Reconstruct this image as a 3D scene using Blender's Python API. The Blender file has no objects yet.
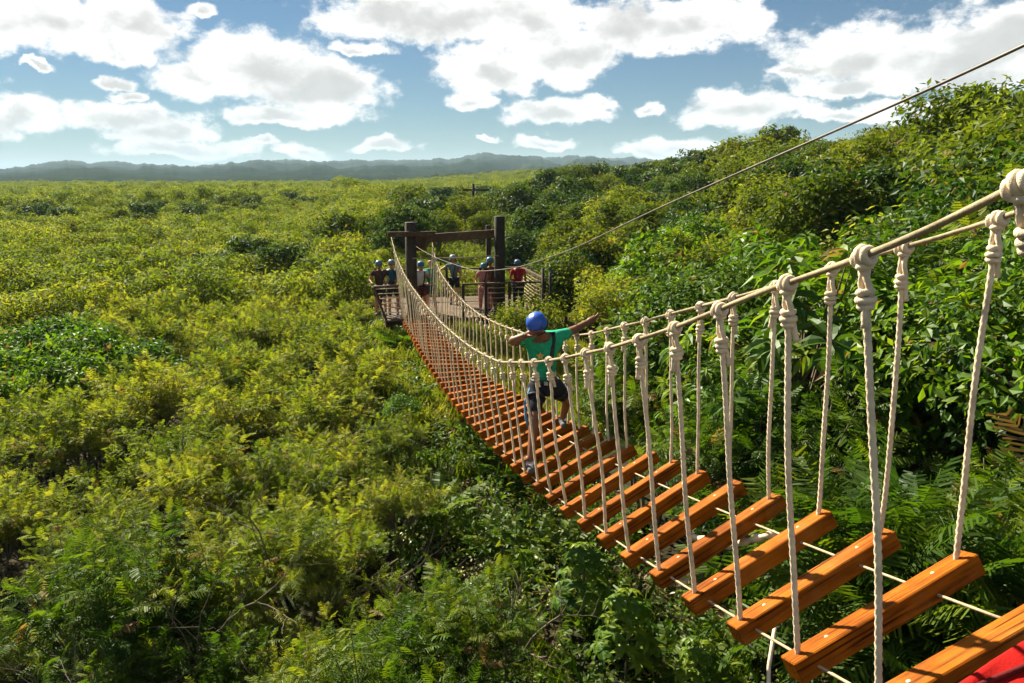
import bpy, math, random
import numpy as np
from mathutils import Vector, Matrix
from mathutils.bvhtree import BVHTree
rad = math.radians
scene = bpy.context.scene
COL = scene.collection
rng = np.random.default_rng(7)
random.seed(7)

# ------------------------------------------------------------------ helpers
def link(o, parent=None):
    COL.objects.link(o)
    if parent: o.parent = parent
    return o

def tag(o, label=None, cat=None, group=None, kind=None):
    if label: o['label'] = label
    if cat: o['category'] = cat
    if group: o['group'] = group
    if kind: o['kind'] = kind
    return o

def empty(name, loc=(0, 0, 0), rz=0, label=None, cat=None, group=None, kind=None):
    o = bpy.data.objects.new(name, None); link(o)
    o.location = loc; o.rotation_euler = (0, 0, rz); o.empty_display_size = .2
    return tag(o, label, cat, group, kind)

def mesh_np(name, V, F, mats, attrs=None, smooth=False, matidx=None):
    """V (n,3) float, F (m,4) int quads"""
    V = np.asarray(V, np.float32); F = np.asarray(F, np.int32)
    me = bpy.data.meshes.new(name)
    me.vertices.add(len(V)); me.vertices.foreach_set('co', V.ravel())
    k = F.shape[1]
    me.loops.add(F.size); me.loops.foreach_set('vertex_index', F.ravel())
    me.polygons.add(len(F)); me.polygons.foreach_set('loop_start', np.arange(0, F.size, k, dtype=np.int32))
    me.polygons.foreach_set('use_smooth', np.full(len(F), smooth))
    if matidx is not None: me.polygons.foreach_set('material_index', np.asarray(matidx, np.int32))
    for nm, arr in (attrs or {}).items():
        a = me.attributes.new(nm, 'FLOAT', 'FACE'); a.data.foreach_set('value', np.asarray(arr, np.float32))
    for m in (mats if isinstance(mats, (list, tuple)) else [mats]): me.materials.append(m)
    me.update(calc_edges=True); me.validate()
    return me

def obj(name, me, parent=None):
    return link(bpy.data.objects.new(name, me), parent)

class MB:
    """collects pieces, builds ONE mesh"""
    def __init__(s): s.v = []; s.f = []; s.n = 0; s.sm = []
    def add(s, V, F, smooth=False):
        V = [tuple(x) for x in V]
        s.v += V; s.f += [tuple(i + s.n for i in f) for f in F]; s.sm += [smooth] * len(F); s.n += len(V); return s
    def box(s, c, size, ax=None, bev=0.0):
        hx, hy, hz = [x / 2 for x in size]
        X, Y, Z = ax if ax else (Vector((1, 0, 0)), Vector((0, 1, 0)), Vector((0, 0, 1)))
        c = Vector(c)
        if bev <= 0:
            V = [c + X * a * hx + Y * b * hy + Z * d * hz for d in (-1, 1) for a, b in ((-1, -1), (1, -1), (1, 1), (-1, 1))]
            return s.add(V, [(3, 2, 1, 0), (4, 5, 6, 7), (0, 1, 5, 4), (1, 2, 6, 5), (2, 3, 7, 6), (3, 0, 4, 7)])
        V = []; idx = {}
        for a in (-1, 1):
            for b in (-1, 1):
                for d in (-1, 1):
                    for q in range(3):
                        h = [hx, hy, hz]; w = [h[0], h[1], h[2]]
                        for r in range(3):
                            if r != q: w[r] -= bev
                        idx[a, b, d, q] = len(V)
                        V.append(c + X * a * w[0] + Y * b * w[1] + Z * d * w[2])
        F = []
        for q in range(3):
            o = [r for r in range(3) if r != q]
            for sg in (-1, 1):
                f = []
                for p in ((-1, -1), (1, -1), (1, 1), (-1, 1)):
                    k = [0, 0, 0]; k[q] = sg; k[o[0]] = p[0]; k[o[1]] = p[1]; f.append(idx[k[0], k[1], k[2], q])
                if (sg > 0) ^ (q == 1): F.append(tuple(f))
                else: F.append(tuple(f[::-1]))
        for q in range(3):
            o = [r for r in range(3) if r != q]
            for p in (-1, 1):
                for r in (-1, 1):
                    def K(t, w):
                        k = [0, 0, 0]; k[q] = t; k[o[0]] = p; k[o[1]] = r; return idx[k[0], k[1], k[2], o[w]]
                    F.append((K(-1, 0), K(1, 0), K(1, 1), K(-1, 1)))
        for a in (-1, 1):
            for b in (-1, 1):
                for d in (-1, 1): F.append(tuple(idx[a, b, d, q] for q in range(3)))
        return s.add(V, F)
    def tube(s, pts, r, n=8, twist=0.0, strands=3, depth=0.0, cap=True, closed=False):
        P = np.array([tuple(p) for p in pts], float); m = len(P)
        R = np.full(m, r) if np.isscalar(r) else np.array(r, float)
        T = np.gradient(P, axis=0) if not closed else (np.roll(P, -1, 0) - np.roll(P, 1, 0))
        T /= np.linalg.norm(T, axis=1)[:, None] + 1e-12
        a = np.array([0, 0, 1.]) if abs(T[0, 2]) < .9 else np.array([1., 0, 0])
        N = np.cross(T[0], a); N /= np.linalg.norm(N)
        V = []; L = 0
        th = np.arange(n) * 2 * math.pi / n
        for i in range(m):
            N = N - T[i] * (N @ T[i]); N /= np.linalg.norm(N) + 1e-12
            B = np.cross(T[i], N)
            if i: L += np.linalg.norm(P[i] - P[i - 1])
            rr = R[i] * (1 + depth * np.cos(strands * th - twist * L)) if depth else np.full(n, R[i])
            V.append(P[i] + (np.cos(th) * rr)[:, None] * N + (np.sin(th) * rr)[:, None] * B)
        V = np.concatenate(V)
        F = []
        for i in range(m if closed else m - 1):
            j = (i + 1) % m
            for k in range(n):
                l = (k + 1) % n
                F.append((i * n + k, i * n + l, j * n + l, j * n + k))
        if cap and not closed: F += [tuple(range(n))[::-1], tuple((m - 1) * n + k for k in range(n))]
        return s.add(V, F, True)
    def lathe(s, prof, n=16, M=None):
        M = M or Matrix()
        V = []
        for r, z in prof:
            for k in range(n):
                t = 2 * math.pi * k / n
                V.append(M @ Vector((r * math.cos(t), r * math.sin(t), z)))
        F = [(i * n + k, i * n + (k + 1) % n, (i + 1) * n + (k + 1) % n, (i + 1) * n + k) for i in range(len(prof) - 1) for k in range(n)]
        return s.add(V, F, True)
    def mesh(s, name, mat):
        me = bpy.data.meshes.new(name); me.from_pydata(s.v, [], s.f)
        me.polygons.foreach_set('use_smooth', s.sm)
        me.materials.append(mat); me.update(); return me
    def build(s, name, mat, parent=None): return obj(name, s.mesh(name, mat), parent)

# ------------------------------------------------------------------ materials
def newmat(name):
    m = bpy.data.materials.new(name); m.use_nodes = True
    nt = m.node_tree; nt.nodes.clear()
    out = nt.nodes.new('ShaderNodeOutputMaterial')
    return m, nt, out
def N(nt, t, **kw):
    n = nt.nodes.new(t)
    for k, v in kw.items():
        if k.startswith('i_'):
            key = k[2:]
            n.inputs[int(key) if key.isdigit() else key].default_value = v
        else: setattr(n, k, v)
    return n
def ramp(nt, src, stops):
    r = nt.nodes.new('ShaderNodeValToRGB'); e = r.color_ramp.elements
    while len(e) < len(stops): e.new(.5)
    for el, (p, c) in zip(e, stops): el.position = p; el.color = (*c, 1)
    nt.links.new(src, r.inputs[0]); return r
def mixcol(nt, f, a, b, blend='MIX'):
    m = nt.nodes.new('ShaderNodeMix'); m.data_type = 'RGBA'; m.blend_type = blend
    for s_, v in ((0, f), (6, a), (7, b)):
        if hasattr(v, 'is_linked') or isinstance(v, bpy.types.NodeSocket): nt.links.new(v, m.inputs[s_])
        elif isinstance(v, (int, float)): m.inputs[s_].default_value = v
        else: m.inputs[s_].default_value = (*v, 1)
    return m.outputs[2]

def leaf_mat(name, dark, mid, light, trans=.45, gloss=.06, rough=.4, objvar=.35, tcol=1.3):
    m, nt, out = newmat(name); L = nt.links.new
    at = N(nt, 'ShaderNodeAttribute', attribute_name='tint')
    oi = N(nt, 'ShaderNodeObjectInfo')
    mm = N(nt, 'ShaderNodeMath', operation='MULTIPLY_ADD', i_1=objvar, i_2=-objvar / 2); L(oi.outputs['Random'], mm.inputs[0])
    ad = N(nt, 'ShaderNodeMath', operation='ADD', use_clamp=True); L(at.outputs['Fac'], ad.inputs[0]); L(mm.outputs[0], ad.inputs[1])
    r = ramp(nt, ad.outputs[0], [(0, dark), (.5, mid), (1, light)])
    gt = N(nt, 'ShaderNodeMath', operation='GREATER_THAN', i_1=1.5); L(at.outputs['Fac'], gt.inputs[0])
    lc = mixcol(nt, gt.outputs[0], r.outputs[0], (.2, .12, .045))
    d = N(nt, 'ShaderNodeBsdfDiffuse'); L(lc, d.inputs[0])
    t = N(nt, 'ShaderNodeBsdfTranslucent')
    tc = mixcol(nt, 1.0, lc, (tcol * 1.0, tcol, .5), 'MULTIPLY'); L(tc, t.inputs[0])
    mx = N(nt, 'ShaderNodeMixShader', i_0=trans); L(d.outputs[0], mx.inputs[1]); L(t.outputs[0], mx.inputs[2])
    g = N(nt, 'ShaderNodeBsdfGlossy', i_1=rough); g.inputs[0].default_value = (.9, .95, .9, 1)
    mx2 = N(nt, 'ShaderNodeMixShader', i_0=gloss); L(mx.outputs[0], mx2.inputs[1]); L(g.outputs[0], mx2.inputs[2])
    L(mx2.outputs[0], out.inputs[0]); return m

def plain(name, col, rough=.7, var=.25, scale=8., bump=0., bscale=60., spec=.3, stretch=(1, 1, 1), coords='Object'):
    m, nt, out = newmat(name); L = nt.links.new
    tc = N(nt, 'ShaderNodeTexCoord'); mp = N(nt, 'ShaderNodeMapping'); mp.inputs['Scale'].default_value = stretch
    L(tc.outputs[coords], mp.inputs[0])
    n1 = N(nt, 'ShaderNodeTexNoise', i_Scale=scale, i_Detail=6.); L(mp.outputs[0], n1.inputs['Vector'])
    dk = tuple(c * (1 - var) for c in col); lt = tuple(min(1, c * (1 + var)) for c in col)
    r = ramp(nt, n1.outputs['Fac'], [(.3, dk), (.7, lt)])
    b = N(nt, 'ShaderNodeBsdfPrincipled', i_Roughness=rough); b.inputs['Specular IOR Level'].default_value = spec
    L(r.outputs[0], b.inputs['Base Color'])
    if bump:
        n2 = N(nt, 'ShaderNodeTexNoise', i_Scale=bscale, i_Detail=5.); L(mp.outputs[0], n2.inputs['Vector'])
        bp = N(nt, 'ShaderNodeBump', i_Strength=bump, i_Distance=.01); L(n2.outputs['Fac'], bp.inputs['Height']); L(bp.outputs[0], b.inputs['Normal'])
    L(b.outputs[0], out.inputs[0]); return m

def wood(name, c0, c1, c2, rough=.45, stretch=(2.2, 30, 30), spec=.4, bump=.35, wear=None):
    m, nt, out = newmat(name); L = nt.links.new
    tc = N(nt, 'ShaderNodeTexCoord'); oi = N(nt, 'ShaderNodeObjectInfo')
    off = N(nt, 'ShaderNodeVectorMath', operation='ADD')
    sc = N(nt, 'ShaderNodeVectorMath', operation='SCALE'); sc.inputs[0].default_value = (13, 7, 5); L(oi.outputs['Random'], sc.inputs['Scale'])
    L(tc.outputs['Object'], off.inputs[0]); L(sc.outputs[0], off.inputs[1])
    mp = N(nt, 'ShaderNodeMapping'); mp.inputs['Scale'].default_value = stretch; L(off.outputs[0], mp.inputs[0])
    n1 = N(nt, 'ShaderNodeTexNoise', i_Scale=1.2, i_Detail=7., i_Roughness=.6, i_Distortion=.6); L(mp.outputs[0], n1.inputs['Vector'])
    n2 = N(nt, 'ShaderNodeTexNoise', i_Scale=5., i_Detail=4.); L(off.outputs[0], n2.inputs['Vector'])
    r = ramp(nt, n1.outputs['Fac'], [(.28, c0), (.5, c1), (.74, c2)])
    r2 = ramp(nt, n2.outputs['Fac'], [(.3, (.62, .58, .55)), (.62, (1, 1, 1))])
    c = mixcol(nt, 1., r.outputs[0], r2.outputs[0], 'MULTIPLY')
    hv = N(nt, 'ShaderNodeHueSaturation'); L(c, hv.inputs['Color'])
    vv = N(nt, 'ShaderNodeMath', operation='MULTIPLY_ADD', i_1=.4, i_2=.8); L(oi.outputs['Random'], vv.inputs[0]); L(vv.outputs[0], hv.inputs['Value'])
    fin_ = hv.outputs[0]
    if wear:
        n3 = N(nt, 'ShaderNodeTexNoise', i_Scale=3.2, i_Detail=6., i_Roughness=.7); L(off.outputs[0], n3.inputs['Vector'])
        r3 = ramp(nt, n3.outputs['Fac'], [(.5, (0, 0, 0)), (.72, (.55, .55, .55))]); fin_ = mixcol(nt, r3.outputs[0], fin_, wear)
        mp2 = N(nt, 'ShaderNodeMapping'); mp2.inputs['Scale'].default_value = (1.6, 70, 70); L(off.outputs[0], mp2.inputs[0])
        n4 = N(nt, 'ShaderNodeTexNoise', i_Scale=1., i_Detail=3.); L(mp2.outputs[0], n4.inputs['Vector'])
        r4 = ramp(nt, n4.outputs['Fac'], [(.33, (.22, .16, .12)), (.42, (1, 1, 1))]); fin_ = mixcol(nt, 1., fin_, r4.outputs[0], 'MULTIPLY')
    b = N(nt, 'ShaderNodeBsdfPrincipled', i_Roughness=rough); b.inputs['Specular IOR Level'].default_value = spec
    L(fin_, b.inputs['Base Color'])
    bp = N(nt, 'ShaderNodeBump', i_Strength=bump, i_Distance=.004); L(n1.outputs['Fac'], bp.inputs['Height']); L(bp.outputs[0], b.inputs['Normal'])
    L(b.outputs[0], out.inputs[0]); return m

M = {}
M['plank'] = wood('stained_timber', (.11, .03, .002), (.32, .087, .004), (.44, .138, .007), rough=.72, spec=.07, wear=(.38, .14, .03))
M['beam'] = wood('weathered_beam', (.045, .027, .015), (.095, .056, .03), (.16, .1, .055), rough=.7, spec=.2)
M['post'] = wood('dark_post', (.022, .016, .012), (.04, .028, .02), (.07, .05, .035), rough=.75, stretch=(25, 25, 2), spec=.2)
M['deck'] = wood('deck_boards', (.07, .045, .024), (.14, .095, .052), (.21, .15, .08), rough=.7, spec=.2)
M['rope'] = plain('cotton_rope', (.74, .6, .42), .9, .25, 11, .5, 260, .1)
M['cord'] = plain('thin_cord', (.42, .33, .21), .8, .25, 30, .3, 300, .1)
M['cable'] = plain('hand_cable', (.33, .26, .15), .7, .25, 30, .3, 200, .2)
M['wire'] = plain('steel_wire', (.1, .078, .05), .5, .2, 30, 0, 1, .4)
M['peg'] = plain('pale_peg', (.7, .5, .28), .6, .1)
M['metal'] = plain('galvanised_metal', (.35, .36, .36), .4, .1)
M['bark'] = plain('bark', (.13, .1, .07), .9, .4, 12, .5, 50, .1)
M['twig'] = plain('grey_twig', (.15, .125, .09), .9, .3, 12, .3, 50, .1)
M['feather'] = leaf_mat('feathery_leaf', (.07, .115, .011), (.165, .21, .021), (.29, .288, .034), trans=.5, gloss=.01, rough=.5, objvar=.42)
M['feather_green'] = leaf_mat('feathery_leaf_green', (.025, .065, .005), (.07, .13, .008), (.17, .2, .012), trans=.48, gloss=.012, rough=.5, objvar=.3)  # greener leaf, kept darker to carry the foreground's shade in its colour
M['broad'] = leaf_mat('broad_leaf', (.03, .085, .006), (.085, .175, .008), (.2, .27, .012), trans=.5, gloss=.02, rough=.45)
M['broad_yellow'] = leaf_mat('yellowing_leaf', (.06, .12, .009), (.13, .19, .012), (.26, .22, .014), trans=.45, gloss=.03)
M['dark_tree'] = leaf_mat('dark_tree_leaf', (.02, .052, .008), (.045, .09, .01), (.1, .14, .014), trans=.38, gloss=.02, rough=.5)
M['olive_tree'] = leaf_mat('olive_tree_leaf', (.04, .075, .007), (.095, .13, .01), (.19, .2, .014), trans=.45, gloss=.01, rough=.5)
M['shade_leaf'] = leaf_mat('shaded_broad_leaf', (.014, .045, .005), (.035, .085, .007), (.1, .165, .012), trans=.38, gloss=.015, rough=.5)  # broad leaf darkened: paints the deep shade beside the near right ropes
M['grass'] = leaf_mat('grass_blade', (.14, .2, .02), (.25, .29, .035), (.36, .34, .07), trans=.45, gloss=.04)
M['dry'] = leaf_mat('dry_leaf', (.1, .06, .03), (.2, .13, .06), (.34, .25, .13), trans=.3, gloss=.03)

# ------------------------------------------------------------------ bridge frame (found from the photograph)
BETA = .2135337; C0 = Vector((1.69953846, 3.45536187, 0)); SP = .54618478; W = 1.05
Uv = Vector((math.cos(BETA), math.sin(BETA), 0)); Vv = Vector((-math.sin(BETA), math.cos(BETA), 0))
ZC = [.67229419, -1.17238094, -3.90005246]; CUB = -.0805
RC = [.44800555, .08026304, -.61837969, .11933747]; GC = [.10332637, -.03630693, -.10242619, .12850847]
def deck_z(i):
    t = i / 20 - 1; return np.polyval(ZC, t) + CUB * t ** 3
def station(i): return C0 + Vv * (SP * i)
def deck_c(i): p = station(i); return Vector((p.x, p.y, deck_z(i)))
def deck_w(i):
    t = min(max(i, -1), 40) / 20 - 1; r = np.polyval(RC, t); g = np.polyval(GC, t)
    return Vector((math.cos(BETA + g) * math.cos(r), math.sin(BETA + g) * math.cos(r), math.sin(r)))
def frame(x, y):
    dx = x - C0.x; dy = y - C0.y
    return dx * Uv.x + dy * Uv.y, dx * Vv.x + dy * Vv.y           # lateral, along
def unframe(xi, s): return C0.x + xi * Uv.x + s * Vv.x, C0.y + xi * Uv.y + s * Vv.y

PITCH = rad(11.756848); FPX = 800.
def ray(px, py):
    a = (px - 512) / FPX; b = (341.5 - py) / FPX
    return Vector((a, math.cos(PITCH) + b * math.sin(PITCH), -math.sin(PITCH) + b * math.cos(PITCH)))
def at_z(px, py, z): d = ray(px, py); return d * (z / d.z)
def at_y(px, py, y): d = ray(px, py); return d * (y / d.y)

# ------------------------------------------------------------------ value noise for terrain
_G = np.random.default_rng(3).random((64, 64))
def vnoise(x, y):
    x = np.asarray(x, float); y = np.asarray(y, float)
    xi = np.floor(x).astype(int); yi = np.floor(y).astype(int); fx = x - xi; fy = y - yi
    fx = fx * fx * (3 - 2 * fx); fy = fy * fy * (3 - 2 * fy)
    g = lambda a, b: _G[a % 64, b % 64]
    return (g(xi, yi) * (1 - fx) + g(xi + 1, yi) * fx) * (1 - fy) + (g(xi, yi + 1) * (1 - fx) + g(xi + 1, yi + 1) * fx) * fy
def sstep(a, b, x):
    t = np.clip((np.asarray(x, float) - a) / (b - a), 0, 1); return t * t * (3 - 2 * t)

def canopy(x, y):
    """height of the plants' tops above the datum (the camera is at 0)"""
    xi, s = frame(np.asarray(x, float), np.asarray(y, float))
    left = -4.45 + .5 * (vnoise(x / 7 + 3, y / 7) - .5) + 1.3 * (vnoise(x / 40, y / 40 + 9) - .5) * sstep(25, 90, s)
    left = left - 1.3 * sstep(100, 420, np.hypot(x, y))
    xc = 8 + .42 * np.clip(s, -2, 220)
    q = np.clip(xi, 0, None) / xc
    p = np.where(q < 1, q * q, 1 + .12 * (1 - np.exp(-(q - 1) * 2)))
    right = -4.2 + 5.3 * p + 1.7 * sstep(1.6, 3.2, xi) * (1 - sstep(7, 14, s)) * (1 - sstep(5, 10, xi)) + .9 * (vnoise(x / 9 + 20, y / 9) - .5) * sstep(2, 10, xi)
    return np.where(xi < 0, left, right - 1.3 * sstep(100, 420, s) * np.clip(1 - q, 0, 1))
def ground(x, y):
    x = np.asarray(x, float); y = np.asarray(y, float)
    xi, s = frame(x, y)
    gl = canopy(x - np.clip(xi + .001, 0, None) * 0, y) - 2.9
    gr = canopy(x, y) - 1.8 - np.clip(xi * .15, 0, 1.5) - 1.7 * sstep(1.6, 3.2, xi) * (1 - sstep(7, 14, s)) * (1 - sstep(5, 10, xi))
    g = np.where(xi < 0, gl, gr)
    cor = np.exp(-(np.clip(np.abs(xi) - .9, 0, None) / 1.1) ** 2)
    g = g * (1 - cor) + (-6.0 + .25 * vnoise(x * .8, y * .8)) * cor
    kn = np.exp(-((xi - 1.6) / 3.0) ** 2 - ((s - 21.5) / 5.) ** 2) * .95
    kn2 = np.exp(-((xi - 2.) / 5.0) ** 2 - ((s - 26) / 5.) ** 2) * .5
    g = g + np.clip(kn + kn2, 0, 1.0)
    return g + .25 * (vnoise(x * .5, y * .5) - .5)

# ------------------------------------------------------------------ world: sky and clouds, by direction
SUN_AZ = rad(-38); SUN_EL = rad(39)          # clockwise from +Y
sun_dir = Vector((math.sin(SUN_AZ) * math.cos(SUN_EL), math.cos(SUN_AZ) * math.cos(SUN_EL), math.sin(SUN_EL)))
def make_world():
    w = bpy.data.worlds.new('World'); scene.world = w; w.use_nodes = True
    nt = w.node_tree; nt.nodes.clear(); L = nt.links.new
    out = N(nt, 'ShaderNodeOutputWorld')
    sky = N(nt, 'ShaderNodeTexSky', sky_type='NISHITA', sun_disc=False, sun_elevation=SUN_EL, sun_rotation=SUN_AZ % (2 * math.pi))
    sky.air_density = 1.0; sky.dust_density = .1; sky.ozone_density = 2.0
    tc = N(nt, 'ShaderNodeTexCoord')
    sp = N(nt, 'ShaderNodeSeparateXYZ'); L(tc.outputs['Generated'], sp.inputs[0])
    az = N(nt, 'ShaderNodeMath', operation='ARCTAN2'); L(sp.outputs[0], az.inputs[0]); L(sp.outputs[1], az.inputs[1])
    el = N(nt, 'ShaderNodeMath', operation='ARCSINE'); L(sp.outputs[2], el.inputs[0])
    cb = N(nt, 'ShaderNodeCombineXYZ'); L(az.outputs[0], cb.inputs[0]); L(el.outputs[0], cb.inputs[1])
    # warp
    nz = N(nt, 'ShaderNodeTexNoise', i_Scale=13., i_Detail=5., i_Roughness=.6); L(cb.outputs[0], nz.inputs['Vector'])
    ws = N(nt, 'ShaderNodeVectorMath', operation='SUBTRACT'); ws.inputs[1].default_value = (.5, .5, .5); L(nz.outputs['Color'], ws.inputs[0])
    wm = N(nt, 'ShaderNodeVectorMath', operation='MULTIPLY'); wm.inputs[1].default_value = (.075, .05, 0); L(ws.outputs[0], wm.inputs[0])
    wp = N(nt, 'ShaderNodeVectorMath', operation='ADD'); L(cb.outputs[0], wp.inputs[0]); L(wm.outputs[0], wp.inputs[1])
    blobs = [(60, 20, 105, 36), (130, 18, 60, 30), (110, 45, 50, 18), (200, 6, 20, 8), (255, 62, 95, 38), (320, 85, 75, 34), (200, 75, 55, 26), (365, 48, 36, 11), (290, 112, 85, 13),
             (18, 112, 36, 25), (112, 80, 17, 9), (126, 93, 16, 7), (125, 116, 65, 17), (190, 146, 80, 11), (160, 128, 50, 16), (43, 73, 9, 5), (300, 149, 32, 10), (265, 143, 20, 7),
             (390, 144, 37, 9), (485, 138, 12, 5), (470, 10, 150, 40), (380, 10, 70, 30), (560, 45, 75, 48), (490, 62, 62, 42), (470, 104, 28, 12), (555, 112, 62, 16), (600, 105, 22, 10),
             (690, 25, 85, 30), (630, 20, 60, 32), (545, 140, 38, 9), (650, 108, 17, 8), (740, 108, 65, 22), (680, 142, 52, 12), (742, 140, 14, 4), (650, 150, 38, 9),
             (870, 50, 100, 42), (960, 50, 90, 42), (1010, 30, 60, 40), (850, 88, 60, 13), (800, 68, 42, 9), (850, 116, 58, 9), (930, 103, 70, 9), (985, 75, 60, 18)]
    D = None
    for x, y, hw, hh in blobs:
        d = ray(x, y).normalized(); a0 = math.atan2(d.x, d.y); e0 = math.asin(d.z) - .2 * hh / FPX
        sc = FPX * 1.0
        s1 = N(nt, 'ShaderNodeVectorMath', operation='SUBTRACT'); s1.inputs[1].default_value = (a0, e0, 0); L(wp.outputs[0], s1.inputs[0])
        s2 = N(nt, 'ShaderNodeVectorMath', operation='MULTIPLY'); s2.inputs[1].default_value = (sc / hw / .98, sc / hh / 1.02, 0); L(s1.outputs[0], s2.inputs[0])
        s2b = N(nt, 'ShaderNodeVectorMath', operation='MULTIPLY'); s2b.inputs[1].default_value = (-1, -1.5, 0); L(s2.outputs[0], s2b.inputs[0])
        s2c = N(nt, 'ShaderNodeVectorMath', operation='MAXIMUM'); L(s2.outputs[0], s2c.inputs[0]); L(s2b.outputs[0], s2c.inputs[1]); s2 = s2c
        s3 = N(nt, 'ShaderNodeVectorMath', operation='LENGTH'); L(s2.outputs[0], s3.inputs[0])
        s4 = N(nt, 'ShaderNodeMath', operation='SUBTRACT', i_0=1.0); L(s3.outputs['Value'], s4.inputs[1])
        if D is None: D = s4.outputs[0]
        else:
            mx = N(nt, 'ShaderNodeMath', operation='SMOOTH_MAX', i_2=.08); L(D, mx.inputs[0]); L(s4.outputs[0], mx.inputs[1]); D = mx.outputs[0]
    # clouds over the rest of the sky (overhead and behind)
    gn = N(nt, 'ShaderNodeTexNoise', i_Scale=2.2, i_Detail=3.); L(tc.outputs['Generated'], gn.inputs['Vector'])
    g1 = N(nt, 'ShaderNodeMath', operation='MULTIPLY_ADD', i_1=3.5, i_2=-1.95); L(gn.outputs['Fac'], g1.inputs[0])
    fz = N(nt, 'ShaderNodeMath', operation='MULTIPLY_ADD', i_1=8., i_2=-2.6, use_clamp=True); L(el.outputs[0], fz.inputs[0])     # only above the frame
    fy = N(nt, 'ShaderNodeMath', operation='MULTIPLY_ADD', i_1=-4., i_2=.6, use_clamp=True); L(sp.outputs[1], fy.inputs[0])
    fm = N(nt, 'ShaderNodeMath', operation='MAXIMUM'); L(fz.outputs[0], fm.inputs[0]); L(fy.outputs[0], fm.inputs[1])
    g2 = N(nt, 'ShaderNodeMath', operation='MULTIPLY_ADD', i_1=3., i_2=-3.); L(fm.outputs[0], g2.inputs[0])
    g3 = N(nt, 'ShaderNodeMath', operation='ADD'); L(g1.outputs[0], g3.inputs[0]); L(g2.outputs[0], g3.inputs[1])
    mxa = N(nt, 'ShaderNodeMath', operation='MAXIMUM'); L(D, mxa.inputs[0]); L(g3.outputs[0], mxa.inputs[1]); D = mxa.outputs[0]
    # billow detail
    stv = N(nt, 'ShaderNodeVectorMath', operation='MULTIPLY'); stv.inputs[1].default_value = (1, 1.5, 1); L(cb.outputs[0], stv.inputs[0])
    fb = N(nt, 'ShaderNodeTexNoise', i_Scale=20., i_Detail=11., i_Roughness=.64); L(stv.outputs[0], fb.inputs['Vector'])
    fb2 = N(nt, 'ShaderNodeMath', operation='MULTIPLY_ADD', i_1=1.9, i_2=-.95); L(fb.outputs['Fac'], fb2.inputs[0])
    ds = N(nt, 'ShaderNodeMath', operation='ADD'); L(D, ds.inputs[0]); L(fb2.outputs[0], ds.inputs[1])
    mask = N(nt, 'ShaderNodeMapRange', interpolation_type='SMOOTHSTEP'); L(ds.outputs[0], mask.inputs[0])
    mask.inputs[1].default_value = -.05; mask.inputs[2].default_value = .36
    # grey bellies: thick parts, low frequency
    bn = N(nt, 'ShaderNodeTexNoise', i_Scale=11., i_Detail=6., i_Roughness=.55); L(stv.outputs[0], bn.inputs['Vector'])
    b2 = N(nt, 'ShaderNodeMath', operation='MULTIPLY_ADD', i_1=2.6, i_2=-1.42); L(bn.outputs['Fac'], b2.inputs[0])
    b3 = N(nt, 'ShaderNodeMath', operation='ADD'); L(D, b3.inputs[0]); L(b2.outputs[0], b3.inputs[1])
    gr = N(nt, 'ShaderNodeMapRange', interpolation_type='SMOOTHSTEP'); L(b3.outputs[0], gr.inputs[0]); gr.inputs[1].default_value = .15; gr.inputs[2].default_value = .85
    fin = N(nt, 'ShaderNodeTexNoise', i_Scale=38., i_Detail=7., i_Roughness=.6); L(stv.outputs[0], fin.inputs['Vector'])
    fr = ramp(nt, fin.outputs['Fac'], [(.3, (.9, .9, .9)), (.6, (1, 1, 1))])
    cc = mixcol(nt, gr.outputs[0], (.4, .397, .385), (.235, .235, .227))
    cc = mixcol(nt, 1., cc, fr.outputs[0], 'MULTIPLY')
    sk = N(nt, 'ShaderNodeVectorMath', operation='SCALE'); sk.inputs['Scale'].default_value = .05; L(mixcol(nt, 1., sky.outputs[0], (.235, .325, .39), 'MULTIPLY'), sk.inputs[0])
    fincol = mixcol(nt, mask.outputs[0], sk.outputs[0], cc)
    bg = N(nt, 'ShaderNodeBackground', i_1=1.0); L(fincol, bg.inputs[0]); L(bg.outputs[0], out.inputs[0])
    w.cycles.sampling_method = 'MANUAL'; w.cycles.sample_map_resolution = 512
make_world()

# ------------------------------------------------------------------ sun, camera, render settings
sl = bpy.data.lights.new('sun', 'SUN'); sl.energy = 5.0; sl.angle = rad(.53); sl.color = (1, .9, .72)
so = bpy.data.objects.new('sun', sl); link(so); so.rotation_euler = sun_dir.to_track_quat('Z', 'Y').to_euler(); so.location = (-20, 30, 40)
cam = bpy.data.cameras.new('camera'); cam.sensor_width = 36; cam.lens = 36 * FPX / 1024; cam.clip_start = .05; cam.clip_end = 30000
co = bpy.data.objects.new('camera', cam); link(co); co.rotation_euler = (rad(90) - PITCH, 0, 0); scene.camera = co
scene.view_settings.view_transform = 'Standard'; scene.view_settings.look = 'None'; scene.view_settings.exposure = 1.66; scene.view_settings.gamma = 1
scene.render.engine = 'CYCLES'
cy = scene.cycles; cy.max_bounces = 6; cy.diffuse_bounces = 4; cy.glossy_bounces = 2; cy.transmission_bounces = 3; cy.transparent_max_bounces = 4; cy.volume_bounces = 0
cy.use_denoising = True; cy.caustics_reflective = False; cy.caustics_refractive = False; cy.sample_clamp_indirect = 3.; cy.use_adaptive_sampling = True; cy.adaptive_threshold = .02

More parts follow.
